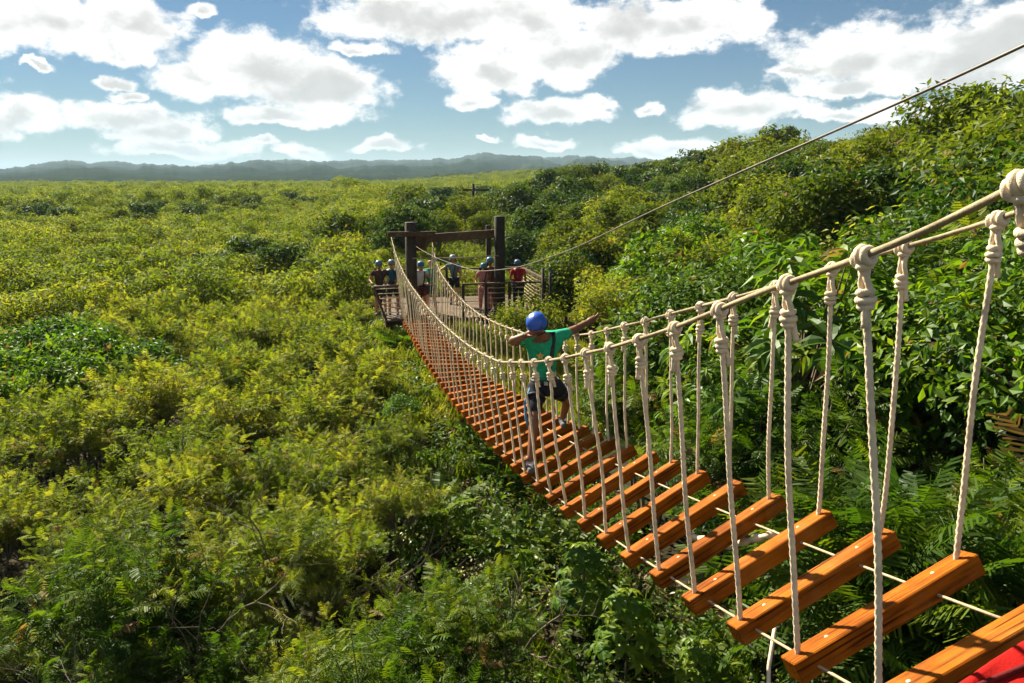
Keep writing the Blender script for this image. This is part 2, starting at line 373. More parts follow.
# ------------------------------------------------------------------ ground sheet and far hills
def make_ground():
    def axis(near, step, far, growth):
        a = [0.]; st = step
        while a[-1] < far:
            if a[-1] > near: st *= growth
            a.append(a[-1] + st)
        return np.array(a)
    pos = axis(45, .6, 7000, 1.12)
    xs = np.concatenate([-pos[:0:-1], pos]); ys = np.concatenate([-axis(8, .8, 60, 1.3)[:0:-1], pos])
    X, Y = np.meshgrid(xs, ys); Z = ground(X, Y)
    far = sstep(500, 1500, np.hypot(X, Y)); Z = Z * (1 - far) + (-7) * far
    V = np.stack([X, Y, Z], -1).reshape(-1, 3); nx = len(xs); ny = len(ys)
    i = np.arange(nx - 1)[None, :] + np.arange(ny - 1)[:, None] * nx; i = i.ravel()
    F = np.stack([i, i + 1, i + 1 + nx, i + nx], 1)
    m, nt, out = newmat('forest_floor'); L = nt.links.new
    tc = N(nt, 'ShaderNodeTexCoord')
    n1 = N(nt, 'ShaderNodeTexNoise', i_Scale=.6, i_Detail=8.); L(tc.outputs['Object'], n1.inputs['Vector'])
    n2 = N(nt, 'ShaderNodeTexNoise', i_Scale=7., i_Detail=8.); L(tc.outputs['Object'], n2.inputs['Vector'])
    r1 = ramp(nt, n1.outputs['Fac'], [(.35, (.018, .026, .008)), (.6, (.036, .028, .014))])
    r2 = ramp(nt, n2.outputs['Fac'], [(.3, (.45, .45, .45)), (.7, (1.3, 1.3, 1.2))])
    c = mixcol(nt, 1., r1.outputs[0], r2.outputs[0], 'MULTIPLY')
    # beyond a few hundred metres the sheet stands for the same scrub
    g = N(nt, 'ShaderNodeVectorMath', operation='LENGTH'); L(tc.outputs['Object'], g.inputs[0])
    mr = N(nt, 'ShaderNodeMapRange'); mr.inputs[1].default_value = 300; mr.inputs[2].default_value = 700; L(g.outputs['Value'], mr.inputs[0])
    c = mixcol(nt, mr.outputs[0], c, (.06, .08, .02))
    b = N(nt, 'ShaderNodeBsdfPrincipled', i_Roughness=.95); b.inputs['Specular IOR Level'].default_value = .1; L(c, b.inputs['Base Color'])
    bp = N(nt, 'ShaderNodeBump', i_Strength=.6, i_Distance=.08); L(n2.outputs['Fac'], bp.inputs['Height']); L(bp.outputs[0], b.inputs['Normal'])
    L(b.outputs[0], out.inputs[0])
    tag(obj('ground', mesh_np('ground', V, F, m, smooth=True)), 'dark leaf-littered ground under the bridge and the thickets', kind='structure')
make_ground()

def make_hills():
    # ridge silhouette: azimuth (pixel column) -> elevation angle
    pts = [(-400, 172), (-100, 174), (0, 169), (30, 165.5), (70, 160.5), (110, 161), (160, 164), (200, 165.5), (240, 162), (270, 160.5), (330, 161.5), (400, 160), (450, 158), (480, 153), (500, 154), (540, 157), (590, 156), (640, 158), (720, 160), (900, 163), (1100, 168), (1500, 180)]
    px = np.array([p[0] for p in pts], float); py = np.array([p[1] for p in pts], float)
    az = np.arctan2((px - 512) / FPX, math.cos(PITCH) + (341.5 - py) / FPX * math.sin(PITCH))
    tn = np.array([ray(a, b).z / math.hypot(ray(a, b).x, ray(a, b).y) for a, b in pts])
    na, nd = 900, 60
    A = np.linspace(az[0], az[-1], na); T = np.interp(A, az, tn)
    T = T + .003 * (vnoise(A * 40, A * 0) - .5) + .0022 * (vnoise(A * 130, A * 0 + 5) - .5) + .0016 * (vnoise(A * 420, A * 0 + 8) - .5)
    Dd = np.linspace(0, 1, nd)
    V = np.zeros((nd, na, 3))
    base = 760.; top = 3600.
    for k, d in enumerate(Dd):
        R = base + (top - base) * d
        prof = d ** .95
        gul = (vnoise(A * 34 + 9, np.full(na, d * 5 + 3)) - .5) * .35 + (vnoise(A * 90 + 9, np.full(na, d * 11)) - .5) * .22
        z = -6.5 + (T * top + 6.5) * np.clip(prof + gul * (d * (1 - d)) * 2.4, 0, 1.0)
        V[k, :, 0] = np.sin(A) * R; V[k, :, 1] = np.cos(A) * R; V[k, :, 2] = z
    # back slope
    back = V[-1].copy(); back[:, :2] *= 1.25; back[:, 2] = -8
    V = np.concatenate([V, back[None]]); nd += 1
    i = (np.arange(na - 1)[None, :] + np.arange(nd - 1)[:, None] * na).ravel()
    F = np.stack([i, i + 1, i + 1 + na, i + na], 1)
    m, nt, out = newmat('wooded_hill'); L = nt.links.new
    tc = N(nt, 'ShaderNodeTexCoord')
    n1 = N(nt, 'ShaderNodeTexNoise', i_Scale=.03, i_Detail=8., i_Roughness=.65); L(tc.outputs['Object'], n1.inputs['Vector'])
    n2 = N(nt, 'ShaderNodeTexNoise', i_Scale=.004, i_Detail=4.); L(tc.outputs['Object'], n2.inputs['Vector'])
    r = ramp(nt, n1.outputs['Fac'], [(.35, (.008, .018, .014)), (.65, (.03, .05, .03))])
    r2 = ramp(nt, n2.outputs['Fac'], [(.4, (.7, .75, .7)), (.65, (1.3, 1.2, 1.))])
    c = mixcol(nt, 1., r.outputs[0], r2.outputs[0], 'MULTIPLY')
    b = N(nt, 'ShaderNodeBsdfDiffuse'); L(c, b.inputs[0])
    bp = N(nt, 'ShaderNodeBump', i_Strength=1., i_Distance=12.); L(n1.outputs['Fac'], bp.inputs['Height']); L(bp.outputs[0], b.inputs['Normal'])
    L(b.outputs[0], out.inputs[0])
    tag(obj('hills', mesh_np('hills', V.reshape(-1, 3), F, m, smooth=True)), 'long blue wooded mountain ridge along the horizon', kind='structure')
make_hills()

def make_haze():
    m, nt, out = newmat('haze')
    v = N(nt, 'ShaderNodeVolumePrincipled'); v.inputs['Color'].default_value = (.58, .8, 1, 1); v.inputs['Density'].default_value = .00015; v.inputs['Anisotropy'].default_value = 0.
    nt.links.new(v.outputs[0], out.inputs['Volume'])
    b = MB().box((0, 3000, 65), (16000, 16000, 150)); me = b.mesh('haze', m)
    tag(obj('haze', me), 'thin bluish air haze paling the far plain and ridge', kind='stuff')
make_haze()

# ------------------------------------------------------------------ foliage building blocks
KITE = (np.array([[0, 0, 0], [.5, .45, .06], [0, 1, -.1], [0, .5, -.04], [-.5, .45, .06]], float), np.array([[0, 1, 2, 3], [0, 3, 2, 4]]))
BENT = (np.array([[0, 0, 0], [.42, .28, .07], [0, .3, .0], [-.42, .28, .07], [.46, .6, .03], [0, .62, -.05], [-.46, .6, .03], [0, 1, -.26]], float),
        np.array([[0, 1, 2, 3], [3, 2, 5, 6], [2, 1, 4, 5], [6, 5, 4, 7]]))
STRIP = (np.array([[-.5, 0, 0], [.5, 0, 0], [.32, 1, -.12], [-.32, 1, -.12]], float), np.array([[0, 1, 2, 3]]))
TUFT = (np.array([[-.35, 0, 0], [.4, .1, .05], [.5, .8, -.1], [-.25, 1, -.2]], float), np.array([[0, 1, 2, 3]]))
def norm(a): return a / (np.linalg.norm(a, axis=-1, keepdims=True) + 1e-9)
def place(tpl, pos, d, n, w, l):
    T, F = tpl; d = norm(d); x = norm(np.cross(d, n)); n = np.cross(x, d)
    V = pos[:, None] + T[None, :, 0:1] * (x * w[:, None])[:, None] + T[None, :, 1:2] * (d * l[:, None])[:, None] + T[None, :, 2:3] * (n * l[:, None])[:, None]
    k = len(T); m = len(pos)
    return V.reshape(-1, 3), (F[None] + (np.arange(m) * k)[:, None, None]).reshape(-1, F.shape[1])
def fronds(r, pos, d, n, length, pairs=8, pw=.018, pl=.38, tint=None):
    """feathery twice-divided leaves: rows of narrow leaflets along a drooping rachis"""
    m = len(pos); d = norm(d); x = norm(np.cross(d, n)); n = np.cross(x, d)
    Vs, Fs, Ts = [], [], []; off = 0
    for k in range(pairs):
        t = (k + .8) / pairs
        p = pos + d * (length * t)[:, None] - n * (length * .28 * t * t)[:, None]
        ll = length * pl * (1 - .55 * abs(t - .45) / .55) * r.uniform(.8, 1.15, m)
        dd = norm(d - n * (.5 * t))
        for sg in (-1, 1):
            dir_ = norm(x * sg * .95 + dd * .5 - n * .18 + r.normal(0, .1, (m, 3)))
            V, F = place(STRIP, p, dir_, n + r.normal(0, .22, (m, 3)), np.full(m, pw) * length / .22, ll)
            Vs.append(V); Fs.append(F + off); off += len(V); Ts.append(tint)
    return np.concatenate(Vs), np.concatenate(Fs), np.concatenate(Ts)
def sphere_pts(r, n, up=-.3):
    out = []
    while len(out) < n:
        p = r.normal(size=3); p /= np.linalg.norm(p)
        if p[2] > up: out.append(p)
    return np.array(out)

def stems_mesh(r, name, base_r, tips, trunk_top, mat, r0=.035):
    mb = MB()
    tops = []
    nt_ = max(1, len(trunk_top))
    for t in trunk_top:
        b = np.array([r.normal(0, .06), r.normal(0, .06), -.25]); mid = (b + t) / 2 + r.normal(0, .08, 3)
        pts = [b + (mid - b) * 2 * q * (1 - q) * 1.0 + (t - b) * q * q if False else (1 - q) ** 2 * b + 2 * q * (1 - q) * mid + q * q * t for q in np.linspace(0, 1, 6)]
        mb.tube(pts, np.linspace(base_r, base_r * .5, 6), 6)
    T = np.array(trunk_top)
    for p in tips:
        s = T[np.argmin(((T - p) ** 2).sum(1))]
        mid = (s + p) / 2 + np.array([0, 0, .12]) + r.normal(0, .05, 3)
        pts = [(1 - q) ** 2 * s + 2 * q * (1 - q) * mid + q * q * p for q in np.linspace(0, 1, 5)]
        mb.tube(pts, np.linspace(base_r * .42, base_r * .12, 5), 4, cap=False)
    return mb.mesh(name, mat)

def feather_shrub(seed, mat, R=1.35, H=3.1, shoots=62, per=19, pairs=8, flen=.23, pw=.018, upright=.35, tintc=.45):
    """many arching shoots carrying feathery leaves"""
    r = np.random.default_rng(seed)
    dirs = sphere_pts(r, shoots, -.15); rr = r.uniform(.55, 1.08, shoots) 
    tips = dirs * np.array([R, R, H * .36]) * rr[:, None] + np.array([0, 0, H * .62])
    tops = [np.array([math.cos(a) * .35, math.sin(a) * .35, H * .38]) + r.normal(0, .1, 3) for a in np.linspace(0, 6.28, 6)[:-1]]
    P, D, Nn, Ln, Ti = [], [], [], [], []
    for s in range(shoots):
        tip = tips[s]; out = norm(dirs[s] * np.array([1, 1, .4]) + np.array([0, 0, upright])); shl = r.uniform(.55, .95)
        start = tip - out * shl; shade = np.clip(r.normal(tintc, .17), 0, 1)
        ax1 = norm(np.cross(out, np.array([.3, .2, 1.]))); ax2 = np.cross(out, ax1)
        for k in range(per):
            q = (k + r.uniform(0, .8)) / per; a = k * 2.4 + r.uniform(-.3, .3)
            side = ax1 * math.cos(a) + ax2 * math.sin(a)
            d = norm(side * (1.05 - .5 * q) + out * (.35 + .5 * q) + np.array([0, 0, .12]))
            P.append(start + out * shl * q + np.array([0, 0, -.12 * q * q])); D.append(d)
            Nn.append(norm(np.array([0, 0, 1.]) + .35 * out + r.normal(0, .25, 3))); Ln.append(flen * r.uniform(.7, 1.25) * (1 - .25 * q)); Ti.append(np.clip(shade + r.normal(0, .13) + .12 * q, 0, 1))
    Ti = np.array(Ti); Ti[r.random(len(Ti)) < .025] = 2.
    V, F, T = fronds(r, np.array(P), np.array(D), np.array(Nn), np.array(Ln), pairs, pw, tint=Ti)
    crown = mesh_np('crown', V, F, mat, {'tint': T})
    trunk = stems_mesh(r, 'trunk', .035, tips - dirs * .1, tops, M['twig'])
    return crown, trunk

def clump_tree(seed, mat, R=2., H=5., nclump=26, per=110, leaf=.2, aspect=.5, tpl=KITE, trunk_r=.09, tmat='bark', flat=.42, tintc=.45, low=.55, crad=.42, droop=.2, upfill=-.35):
    """crown of leaf clumps set through an uneven ellipsoid, on a limbed trunk"""
    r = np.random.default_rng(seed)
    dirs = sphere_pts(r, nclump, upfill); rr = r.uniform(.35, 1.05, nclump) ** .6
    C = dirs * np.array([R, R, H * flat]) * rr[:, None] * .8 + np.array([0, 0, H * low])
    P, Nn, Ti, S = [], [], [], []
    for c in range(nclump):
        cr = R * crad * r.uniform(.6, 1.25); n = int(per * r.uniform(.7, 1.3)); sh = r.normal(tintc, .16)
        q = sphere_pts(r, n, -.6); rad_ = cr * r.uniform(.45, 1.06, n) ** .7
        P.append(C[c] + q * rad_[:, None] * np.array([1, 1, .75])); Nn.append(q); Ti.append(np.clip(sh + r.normal(0, .13, n), 0, 1)); S.append(r.uniform(.65, 1.3, n))
    P = np.concatenate(P); Nn = np.concatenate(Nn); Ti = np.concatenate(Ti); S = np.concatenate(S); m = len(P)
    Ti[r.random(m) < .015] = 2.
    n = norm(Nn * .8 + np.array([0, 0, .6]) + r.normal(0, .4, (m, 3)))
    d = norm(np.cross(n, r.normal(size=(m, 3))) + Nn * .5 - np.array([0, 0, droop]))
    V, F = place(tpl, P, d, n, leaf * aspect * S, leaf * S)
    crown = mesh_np('crown', V, F, mat, {'tint': np.repeat(Ti, len(tpl[1]))})
    tops = [np.array([r.normal(0, .15 * R), r.normal(0, .15 * R), H * r.uniform(.3, .45)]) for _ in range(3)]
    trunk = stems_mesh(r, 'trunk', trunk_r, C, tops, M[tmat])
    return crown, trunk

def whorl_tree(seed, mat, R=1.5, H=4.5, nwh=95, leaves=10, leaf=.34, aspect=.3, trunk_r=.06, tintc=.5, flat=.36):
    """umbrella-like whorls of long drooping leaves at the branch ends"""
    r = np.random.default_rng(seed)
    dirs = sphere_pts(r, nwh, -.45); rr = r.uniform(.4, 1.1, nwh)
    C = dirs * np.array([R, R, H * flat]) * rr[:, None] + np.array([0, 0, H * .66])
    P, D, Nn, L_, Ti = [], [], [], [], []
    for c in range(nwh):
        ax = norm(dirs[c] * .9 + np.array([0, 0, .9]) + r.normal(0, .2, 3)); a1 = norm(np.cross(ax, np.array([.1, .9, .2]))); a2 = np.cross(ax, a1)
        sh = np.clip(r.normal(tintc, .17), 0, 1); s = r.uniform(.75, 1.25); k0 = r.uniform(0, 6)
        for k in range(leaves):
            a = k0 + k * 2.39996; up = .75 - 1.0 * k / leaves * r.uniform(.8, 1.2)
            side = a1 * math.cos(a) + a2 * math.sin(a)
            d = norm(side + ax * up * .6 - np.array([0, 0, .35]))
            P.append(C[c] + ax * (.1 - .1 * k / leaves) + side * .02); D.append(d); Nn.append(norm(ax + side * .3 + r.normal(0, .15, 3))); L_.append(leaf * s * r.uniform(.75, 1.15)); Ti.append(np.clip(sh + r.normal(0, .12), 0, 1))
    L_ = np.array(L_); Ti = np.array(Ti); Ti[r.random(len(Ti)) < .02] = 2.
    V, F = place(BENT, np.array(P), np.array(D), np.array(Nn), L_ * aspect, L_)
    crown = mesh_np('crown', V, F, mat, {'tint': np.repeat(np.array(Ti), 4)})
    tops = [np.array([r.normal(0, .2), r.normal(0, .2), H * r.uniform(.35, .5)]) for _ in range(3)]
    trunk = stems_mesh(r, 'trunk', trunk_r, C, tops, M['bark'])
    return crown, trunk

# prototypes (mesh data only; linked where they are planted)
NEAR = [feather_shrub(11 + k, M['feather'], shoots=62, per=17, pairs=9, flen=.25, pw=.014) for k in range(3)]
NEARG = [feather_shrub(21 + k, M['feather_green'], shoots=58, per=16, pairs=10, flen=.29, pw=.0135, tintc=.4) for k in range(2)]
MID = [feather_shrub(31 + k, M['feather'], shoots=56, per=18, pairs=5, flen=.25, pw=.026) for k in range(3)]
FARS = [clump_tree(41 + k, M['feather'], R=1.5, H=3.2, nclump=18, per=130, leaf=.15, aspect=.42, tpl=TUFT, trunk_r=.04, low=.6) for k in range(3)]
BUSH = [clump_tree(51 + k, M['broad'], R=1.3, H=3., nclump=22, per=120, leaf=.15, aspect=.55, tpl=KITE, trunk_r=.045, low=.6) for k in range(2)]
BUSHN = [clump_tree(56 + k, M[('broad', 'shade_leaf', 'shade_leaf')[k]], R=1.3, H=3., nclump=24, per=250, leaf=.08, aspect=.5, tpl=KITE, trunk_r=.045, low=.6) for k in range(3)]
BUSHY = [clump_tree(61 + k, M['feather'], R=1.5, H=3., nclump=24, per=150, leaf=.13, aspect=.42, tpl=KITE, trunk_r=.045, low=.6, tintc=.62) for k in range(2)]
WHORL = [whorl_tree(71 + k, M['broad'], R=1.35 + .2 * k, H=4.2, leaf=.36 - .04 * k) for k in range(2)]
WHORLY = [whorl_tree(75, M['broad_yellow'], R=1.1, H=3.6, nwh=60, leaf=.28, tintc=.45)]
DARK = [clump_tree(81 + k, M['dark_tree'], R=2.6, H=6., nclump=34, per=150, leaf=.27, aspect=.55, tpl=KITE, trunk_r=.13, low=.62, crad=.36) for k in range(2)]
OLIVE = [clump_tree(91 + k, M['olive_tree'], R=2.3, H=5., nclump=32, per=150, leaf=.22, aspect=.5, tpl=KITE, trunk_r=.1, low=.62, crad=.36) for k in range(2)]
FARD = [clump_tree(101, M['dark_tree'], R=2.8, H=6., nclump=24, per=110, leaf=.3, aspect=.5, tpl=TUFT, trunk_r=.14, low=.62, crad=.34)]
FARO = [clump_tree(105, M['olive_tree'], R=2.8, H=6., nclump=24, per=110, leaf=.3, aspect=.5, crad=.34, tpl=TUFT, trunk_r=.14, low=.62)]

def plant(kind, proto, x, y, z, s, label, cat, group, rz=None, sz=1.):
    e = empty(kind, (x, y, z), random.uniform(0, 6.28) if rz is None else rz, label, cat, group)
    e.scale = (s, s, s * sz)
    obj('trunk', proto[1], e); obj('crown', proto[0], e)
    return e

def scatter_pts(inside, spacing, x0, x1, y0, y1, seed, jit=.42):
    r = np.random.default_rng(seed); pts = []
    for x in np.arange(x0, x1, spacing):
        for k, y in enumerate(np.arange(y0, y1, spacing)):
            px = x + (spacing / 2 if k % 2 else 0) + r.uniform(-jit, jit) * spacing; py = y + r.uniform(-jit, jit) * spacing
            if inside(px, py): pts.append((px, py))
    return pts
def in_view(x, y, extra=1.5, lim=.66): return y > .5 and abs(x) < lim * y + extra

# left thicket: individuals near the bridge, one mass beyond
LEFT_LABEL = 'feathery yellow-green shrub in the dense thicket left of the rope bridge'; LEFT_GROUP = 'feathery shrubs of the left thicket'
def left_zone(x, y):
    xi, s = frame(x, y)
    return xi < -.8 - .45 * vnoise(s * .7, 3.) and in_view(x, y) and 3.2 < math.hypot(x, y) < 34 and not (-1.6 < xi < 5 and 21.8 < s < 27.8)
cnt = 0
PATCH = [(at_z(20, 335, -4.6), 2.6), (at_z(60, 350, -4.6), 2.2), (at_z(185, 340, -4.6), 1.5), (at_z(365, 395, -4.8), 1.1)]
for x, y in scatter_pts(left_zone, 1.62, -26, 4, 2, 36, 5):
    dist = math.hypot(x, y); g = float(ground(x, y)); top = float(canopy(x, y)); s = (top - g) / 3.0 * random.uniform(.76, 1.18)
    if any((x - p.x) ** 2 + (y - p.y) ** 2 < rr * rr for p, rr in PATCH):
        plant('broadleaf_bush', random.choice(BUSH), x, y, g, s * 1.05, 'dark glossy broad-leaved bush among the feathery shrubs of the left thicket', 'bush', 'broad-leaved bushes in the left thicket'); continue
    if dist < 9.5 and random.random() < .12: continue
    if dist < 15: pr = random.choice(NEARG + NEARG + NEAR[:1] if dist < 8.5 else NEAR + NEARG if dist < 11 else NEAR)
    else: pr = random.choice(MID)
    plant('feathery_shrub', pr, x, y, g, s, LEFT_LABEL, 'shrub', LEFT_GROUP); cnt += 1
print('left shrubs', cnt)

# ------------------------------------------------------------------ masses: one object each, instanced by geometry nodes
def mass(name, label, protos, pts, scales, seed, group=None):
    r = np.random.default_rng(seed); n = len(pts)
    col = bpy.data.collections.new(name + '_kit')
    for k, p in enumerate(protos):
        o = bpy.data.objects.new('%s_sprig_%02d' % (name, k), p); col.objects.link(o)
    me = bpy.data.meshes.new(name); me.vertices.add(n); me.vertices.foreach_set('co', np.asarray(pts, np.float32).ravel())
    a = me.attributes.new('rotz', 'FLOAT', 'POINT'); a.data.foreach_set('value', r.uniform(0, 6.28, n).astype(np.float32))
    a = me.attributes.new('scl', 'FLOAT', 'POINT'); a.data.foreach_set('value', np.asarray(scales, np.float32))
    a = me.attributes.new('pick', 'INT', 'POINT'); a.data.foreach_set('value', r.integers(0, len(protos), n).astype(np.int32))
    ng = bpy.data.node_groups.new(name + '_scatter', 'GeometryNodeTree')
    ng.interface.new_socket('Geometry', in_out='INPUT', socket_type='NodeSocketGeometry'); ng.interface.new_socket('Geometry', in_out='OUTPUT', socket_type='NodeSocketGeometry')
    gi = ng.nodes.new('NodeGroupInput'); go = ng.nodes.new('NodeGroupOutput')
    ci = ng.nodes.new('GeometryNodeCollectionInfo'); ci.inputs['Collection'].default_value = col; ci.inputs['Separate Children'].default_value = True; ci.inputs['Reset Children'].default_value = True
    ip = ng.nodes.new('GeometryNodeInstanceOnPoints'); ip.inputs['Pick Instance'].default_value = True
    def na(nm, t):
        q = ng.nodes.new('GeometryNodeInputNamedAttribute'); q.data_type = t; q.inputs['Name'].default_value = nm; return q.outputs['Attribute']
    cx = ng.nodes.new('ShaderNodeCombineXYZ'); er = ng.nodes.new('FunctionNodeEulerToRotation')
    ng.links.new(na('rotz', 'FLOAT'), cx.inputs[2]); ng.links.new(cx.outputs[0], er.inputs[0])
    ng.links.new(gi.outputs[0], ip.inputs['Points']); ng.links.new(ci.outputs[0], ip.inputs['Instance']); ng.links.new(er.outputs[0], ip.inputs['Rotation'])
    ng.links.new(na('pick', 'INT'), ip.inputs['Instance Index']); ng.links.new(na('scl', 'FLOAT'), ip.inputs['Scale']); ng.links.new(ip.outputs[0], go.inputs[0])
    o = obj(name, me); md = o.modifiers.new('scatter', 'NODES'); md.node_group = ng
    return tag(o, label, kind='stuff', group=group)

def zpts(P, dz=0.): return [(x, y, float(ground(x, y)) + dz) for x, y in P]
r0 = np.random.default_rng(77)
fa = [(x, y) for x, y in scatter_pts(lambda x, y: frame(x, y)[0] < (-1.6 if math.hypot(x, y) < 60 else 6) and in_view(x, y, 4) and 33 <= math.hypot(x, y) < 120 and not (-2 < frame(x, y)[0] < 5 and 21.6 < frame(x, y)[1] < 27.8), 2.1, -90, 30, 20, 122, 15)]
fb = [(x, y) for x, y in scatter_pts(lambda x, y: x < .03 * y + 6 and in_view(x, y, 6) and 120 <= math.hypot(x, y) < 520, 4.4, -380, 60, 60, 525, 16)]
fz = scatter_pts(lambda x, y: -1.6 < frame(x, y)[0] < 10 and 28.6 < frame(x, y)[1] < 62, 1.7, -16, 8, 26, 66, 55)
fa = fa + fz
P = zpts(fa) + zpts(fb); S = list(r0.uniform(.85, 1.25, len(fa) - len(fz))) + list(r0.uniform(.45, .75, len(fz))) + list(r0.uniform(1.1, 1.9, len(fb)) * .95)
mass('scrub_plain', 'yellow-green scrub covering the plain out to the hills', [p[0] for p in FARS], P, S, 1)
# darker bushes dotted through the plain
fc = [(x, y) for x, y in scatter_pts(lambda x, y: frame(x, y)[0] < -2 and in_view(x, y, 4) and 42 < math.hypot(x, y) < 420 and float(vnoise(x / 22, y / 22)) > .6, 5., -300, 20, 30, 420, 18)]
fd = [(x, y) for x, y in scatter_pts(lambda x, y: in_view(x, y, 4) and 380 < math.hypot(x, y) < 780, 12., -520, 460, 250, 780, 19)]
mass('distant_bushes', 'darker bushes dotted across the yellow-green plain', [FARD[0][0], FARO[0][0]], zpts(fc) + zpts(fd), list(r0.uniform(.5, .8, len(fc))) + list(r0.uniform(.45, .8, len(fd))), 2)

# right hillside: individuals
def right_zone(x, y):
    xi, s = frame(x, y)
    return (xi > 2.35 or (s > 28.4 and xi > -1.6)) and in_view(x, y, 2.) and 3.0 < math.hypot(x, y) < 62 and not (xi < 6.2 and 17.0 < s < 28.3) and not (xi < 3.2 and 11 < s < 28.3)
r1 = random.Random(4)
RG = {'fea': ('feathery_shrub', 'feathery light green shrub on the slope right of the rope bridge', 'shrub', 'feathery shrubs on the right slope'),
      'who': ('umbrella_tree', 'broad-leaved tree with drooping whorls of leaves on the slope right of the bridge', 'tree', 'drooping-leaved trees on the right slope'),
      'why': ('yellowing_tree', 'small tree with yellowing drooping leaves on the right slope', 'tree', 'yellowing trees on the right slope'),
      'bus': ('broadleaf_bush', 'bright green broad-leaved bush on the slope right of the bridge', 'bush', 'broad-leaved bushes on the right slope'),
      'yel': ('rounded_bush', 'rounded yellow-green fine-leaved bush on the slope right of the bridge', 'bush', 'rounded yellow-green bushes on the right slope'),
      'dar': ('dark_tree', 'dense dark green tree standing on the wooded right hillside', 'tree', 'dark trees on the right hillside'),
      'oli': ('olive_tree', 'olive green bushy-crowned tree standing on the wooded right hillside', 'tree', 'olive green trees on the right hillside')}
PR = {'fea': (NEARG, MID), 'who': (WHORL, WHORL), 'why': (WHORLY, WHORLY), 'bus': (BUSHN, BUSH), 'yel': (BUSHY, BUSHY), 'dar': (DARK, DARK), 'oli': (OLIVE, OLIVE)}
NAT = {'fea': 3.0, 'who': 4.9, 'why': 4.2, 'bus': 2.9, 'yel': 2.9, 'dar': 5.9, 'oli': 4.9}
def put_right(k, x, y, mul=1.):
    g = float(ground(x, y)); top = float(canopy(x, y)); d = math.hypot(x, y)
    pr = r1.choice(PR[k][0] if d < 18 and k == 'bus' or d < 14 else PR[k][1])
    s = (top - g) / NAT[k] * r1.uniform(.7, 1.36) * mul
    nm, lb, ct, gr = RG[k]
    plant(nm, pr, x, y, g - .15, s, lb, ct, gr)
cnt = 0
for x, y in scatter_pts(right_zone, 1.9, 0, 42, 1.5, 62, 9):
    xi, s = frame(x, y); d = math.hypot(x, y); q = xi / (8 + .42 * max(s, 0)); rn = r1.random()
    if d > 13 and r1.random() < .3: continue
    if d < 13: k = 'fea' if rn < .5 else 'who' if (rn > .72 and s > 4.5) else 'bus'; mul = 1.05
    elif s > 28 and xi < 5: k = 'yel' if rn < .7 else 'oli'; mul = .62
    elif s > 30 or (q > .75 and d > 22): k = 'dar' if rn < .24 else 'oli' if rn < .8 else 'yel'; mul = 1.12
    elif q > .45: k = 'fea' if rn < .3 else 'who' if rn < .42 else 'bus' if rn < .72 else 'oli' if rn < .88 else 'yel'; mul = 1.15
    elif s > 14: k = 'yel' if rn < .62 else 'bus' if rn < .85 else 'fea'; mul = .95
    elif d < 13: k = 'fea' if rn < .66 else 'bus'; mul = 1.05
    else: k = 'fea' if rn < .4 else 'bus' if rn < .7 else 'who' if rn < .86 else 'yel'; mul = 1.1
    put_right(k, x, y, mul); cnt += 1
print('right plants', cnt)
fe = scatter_pts(lambda x, y: (x > .03 * y + 6 or (frame(x, y)[0] > 4 and y < 125)) and in_view(x, y, 6, .72) and 60 <= math.hypot(x, y) < 430, 4.4, -30, 290, 40, 430, 29)
mass('hillside_wood', 'wooded hillside of mixed dark and olive trees rising to the right', [FARD[0][0], FARO[0][0], FARS[0][0]], zpts(fe), list(r0.uniform(.6, 1.05, len(fe))), 3)
# trees behind the platform
for px, py, Y, k, h in ((398, 207, 44, 'dar', 4.2), (418, 209, 47, 'dar', 4.), (436, 214, 52, 'oli', 4), (470, 200, 66, 'oli', 5), (452, 196, 80, 'oli', 5), (500, 190, 72, 'dar', 5.5), (520, 186, 66, 'dar', 5.5), (535, 205, 50, 'dar', 4.8), (512, 215, 56, 'oli', 4.),
                        (550, 170, 84, 'dar', 6), (575, 168, 90, 'oli', 6), (600, 163, 95, 'dar', 6.5), (625, 172, 80, 'oli', 5.5), (645, 182, 66, 'dar', 5), (560, 190, 62, 'dar', 5), (590, 192, 58, 'dar', 4.6), (610, 178, 74, 'oli', 5), (482, 214, 58, 'oli', 3.6), (668, 172, 84, 'oli', 5), (700, 168, 80, 'dar', 5), (730, 166, 70, 'oli', 5)):
    p = at_y(px, py, Y); pr = r1.choice(PR[k][1]); s = h / NAT[k]
    nm, lb, ct, gr = {'dar': ('dark_tree', 'dense dark green tree standing beyond the wooden platform', 'tree', 'dark trees beyond the platform'), 'oli': ('olive_tree', 'olive green spreading tree standing beyond the wooden platform', 'tree', 'olive trees beyond the platform')}[k]
    plant(nm, pr, p.x, p.y, p.z - h, s, lb, ct, gr)
# named trees close to the bridge on the right
def single(kind, proto, px, py, Y, h, label, cat, sz=1., nat=4.9):
    p = at_y(px, py, Y); s = h / nat; plant(kind, proto, p.x, p.y, p.z - h, s, label, cat, None, sz=sz)
single('umbrella_tree', WHORL[0], 772, 196, 15.5, 4.6, 'tall umbrella tree with long drooping leaves, above the hand ropes in front of the hill', 'tree')
single('umbrella_tree', WHORL[1], 822, 226, 14.5, 3.8, 'wide umbrella tree with dark drooping leaves just right of the taller one', 'tree')
single('yellowing_tree', WHORLY[0], 752, 272, 13.5, 3.2, 'low yellowing tree with hanging leaves at the foot of the tall umbrella tree', 'tree', nat=4.2)
single('umbrella_tree', WHORL[1], 905, 195, 15., 4.2, 'umbrella tree with big glossy leaves high on the slope above the near rope knots', 'tree')
single('rounded_bush', BUSHY[0], 531, 297, 24.2, 2.4, 'rounded yellow-green bush growing up against the right front of the wooden platform', 'bush', nat=2.9)
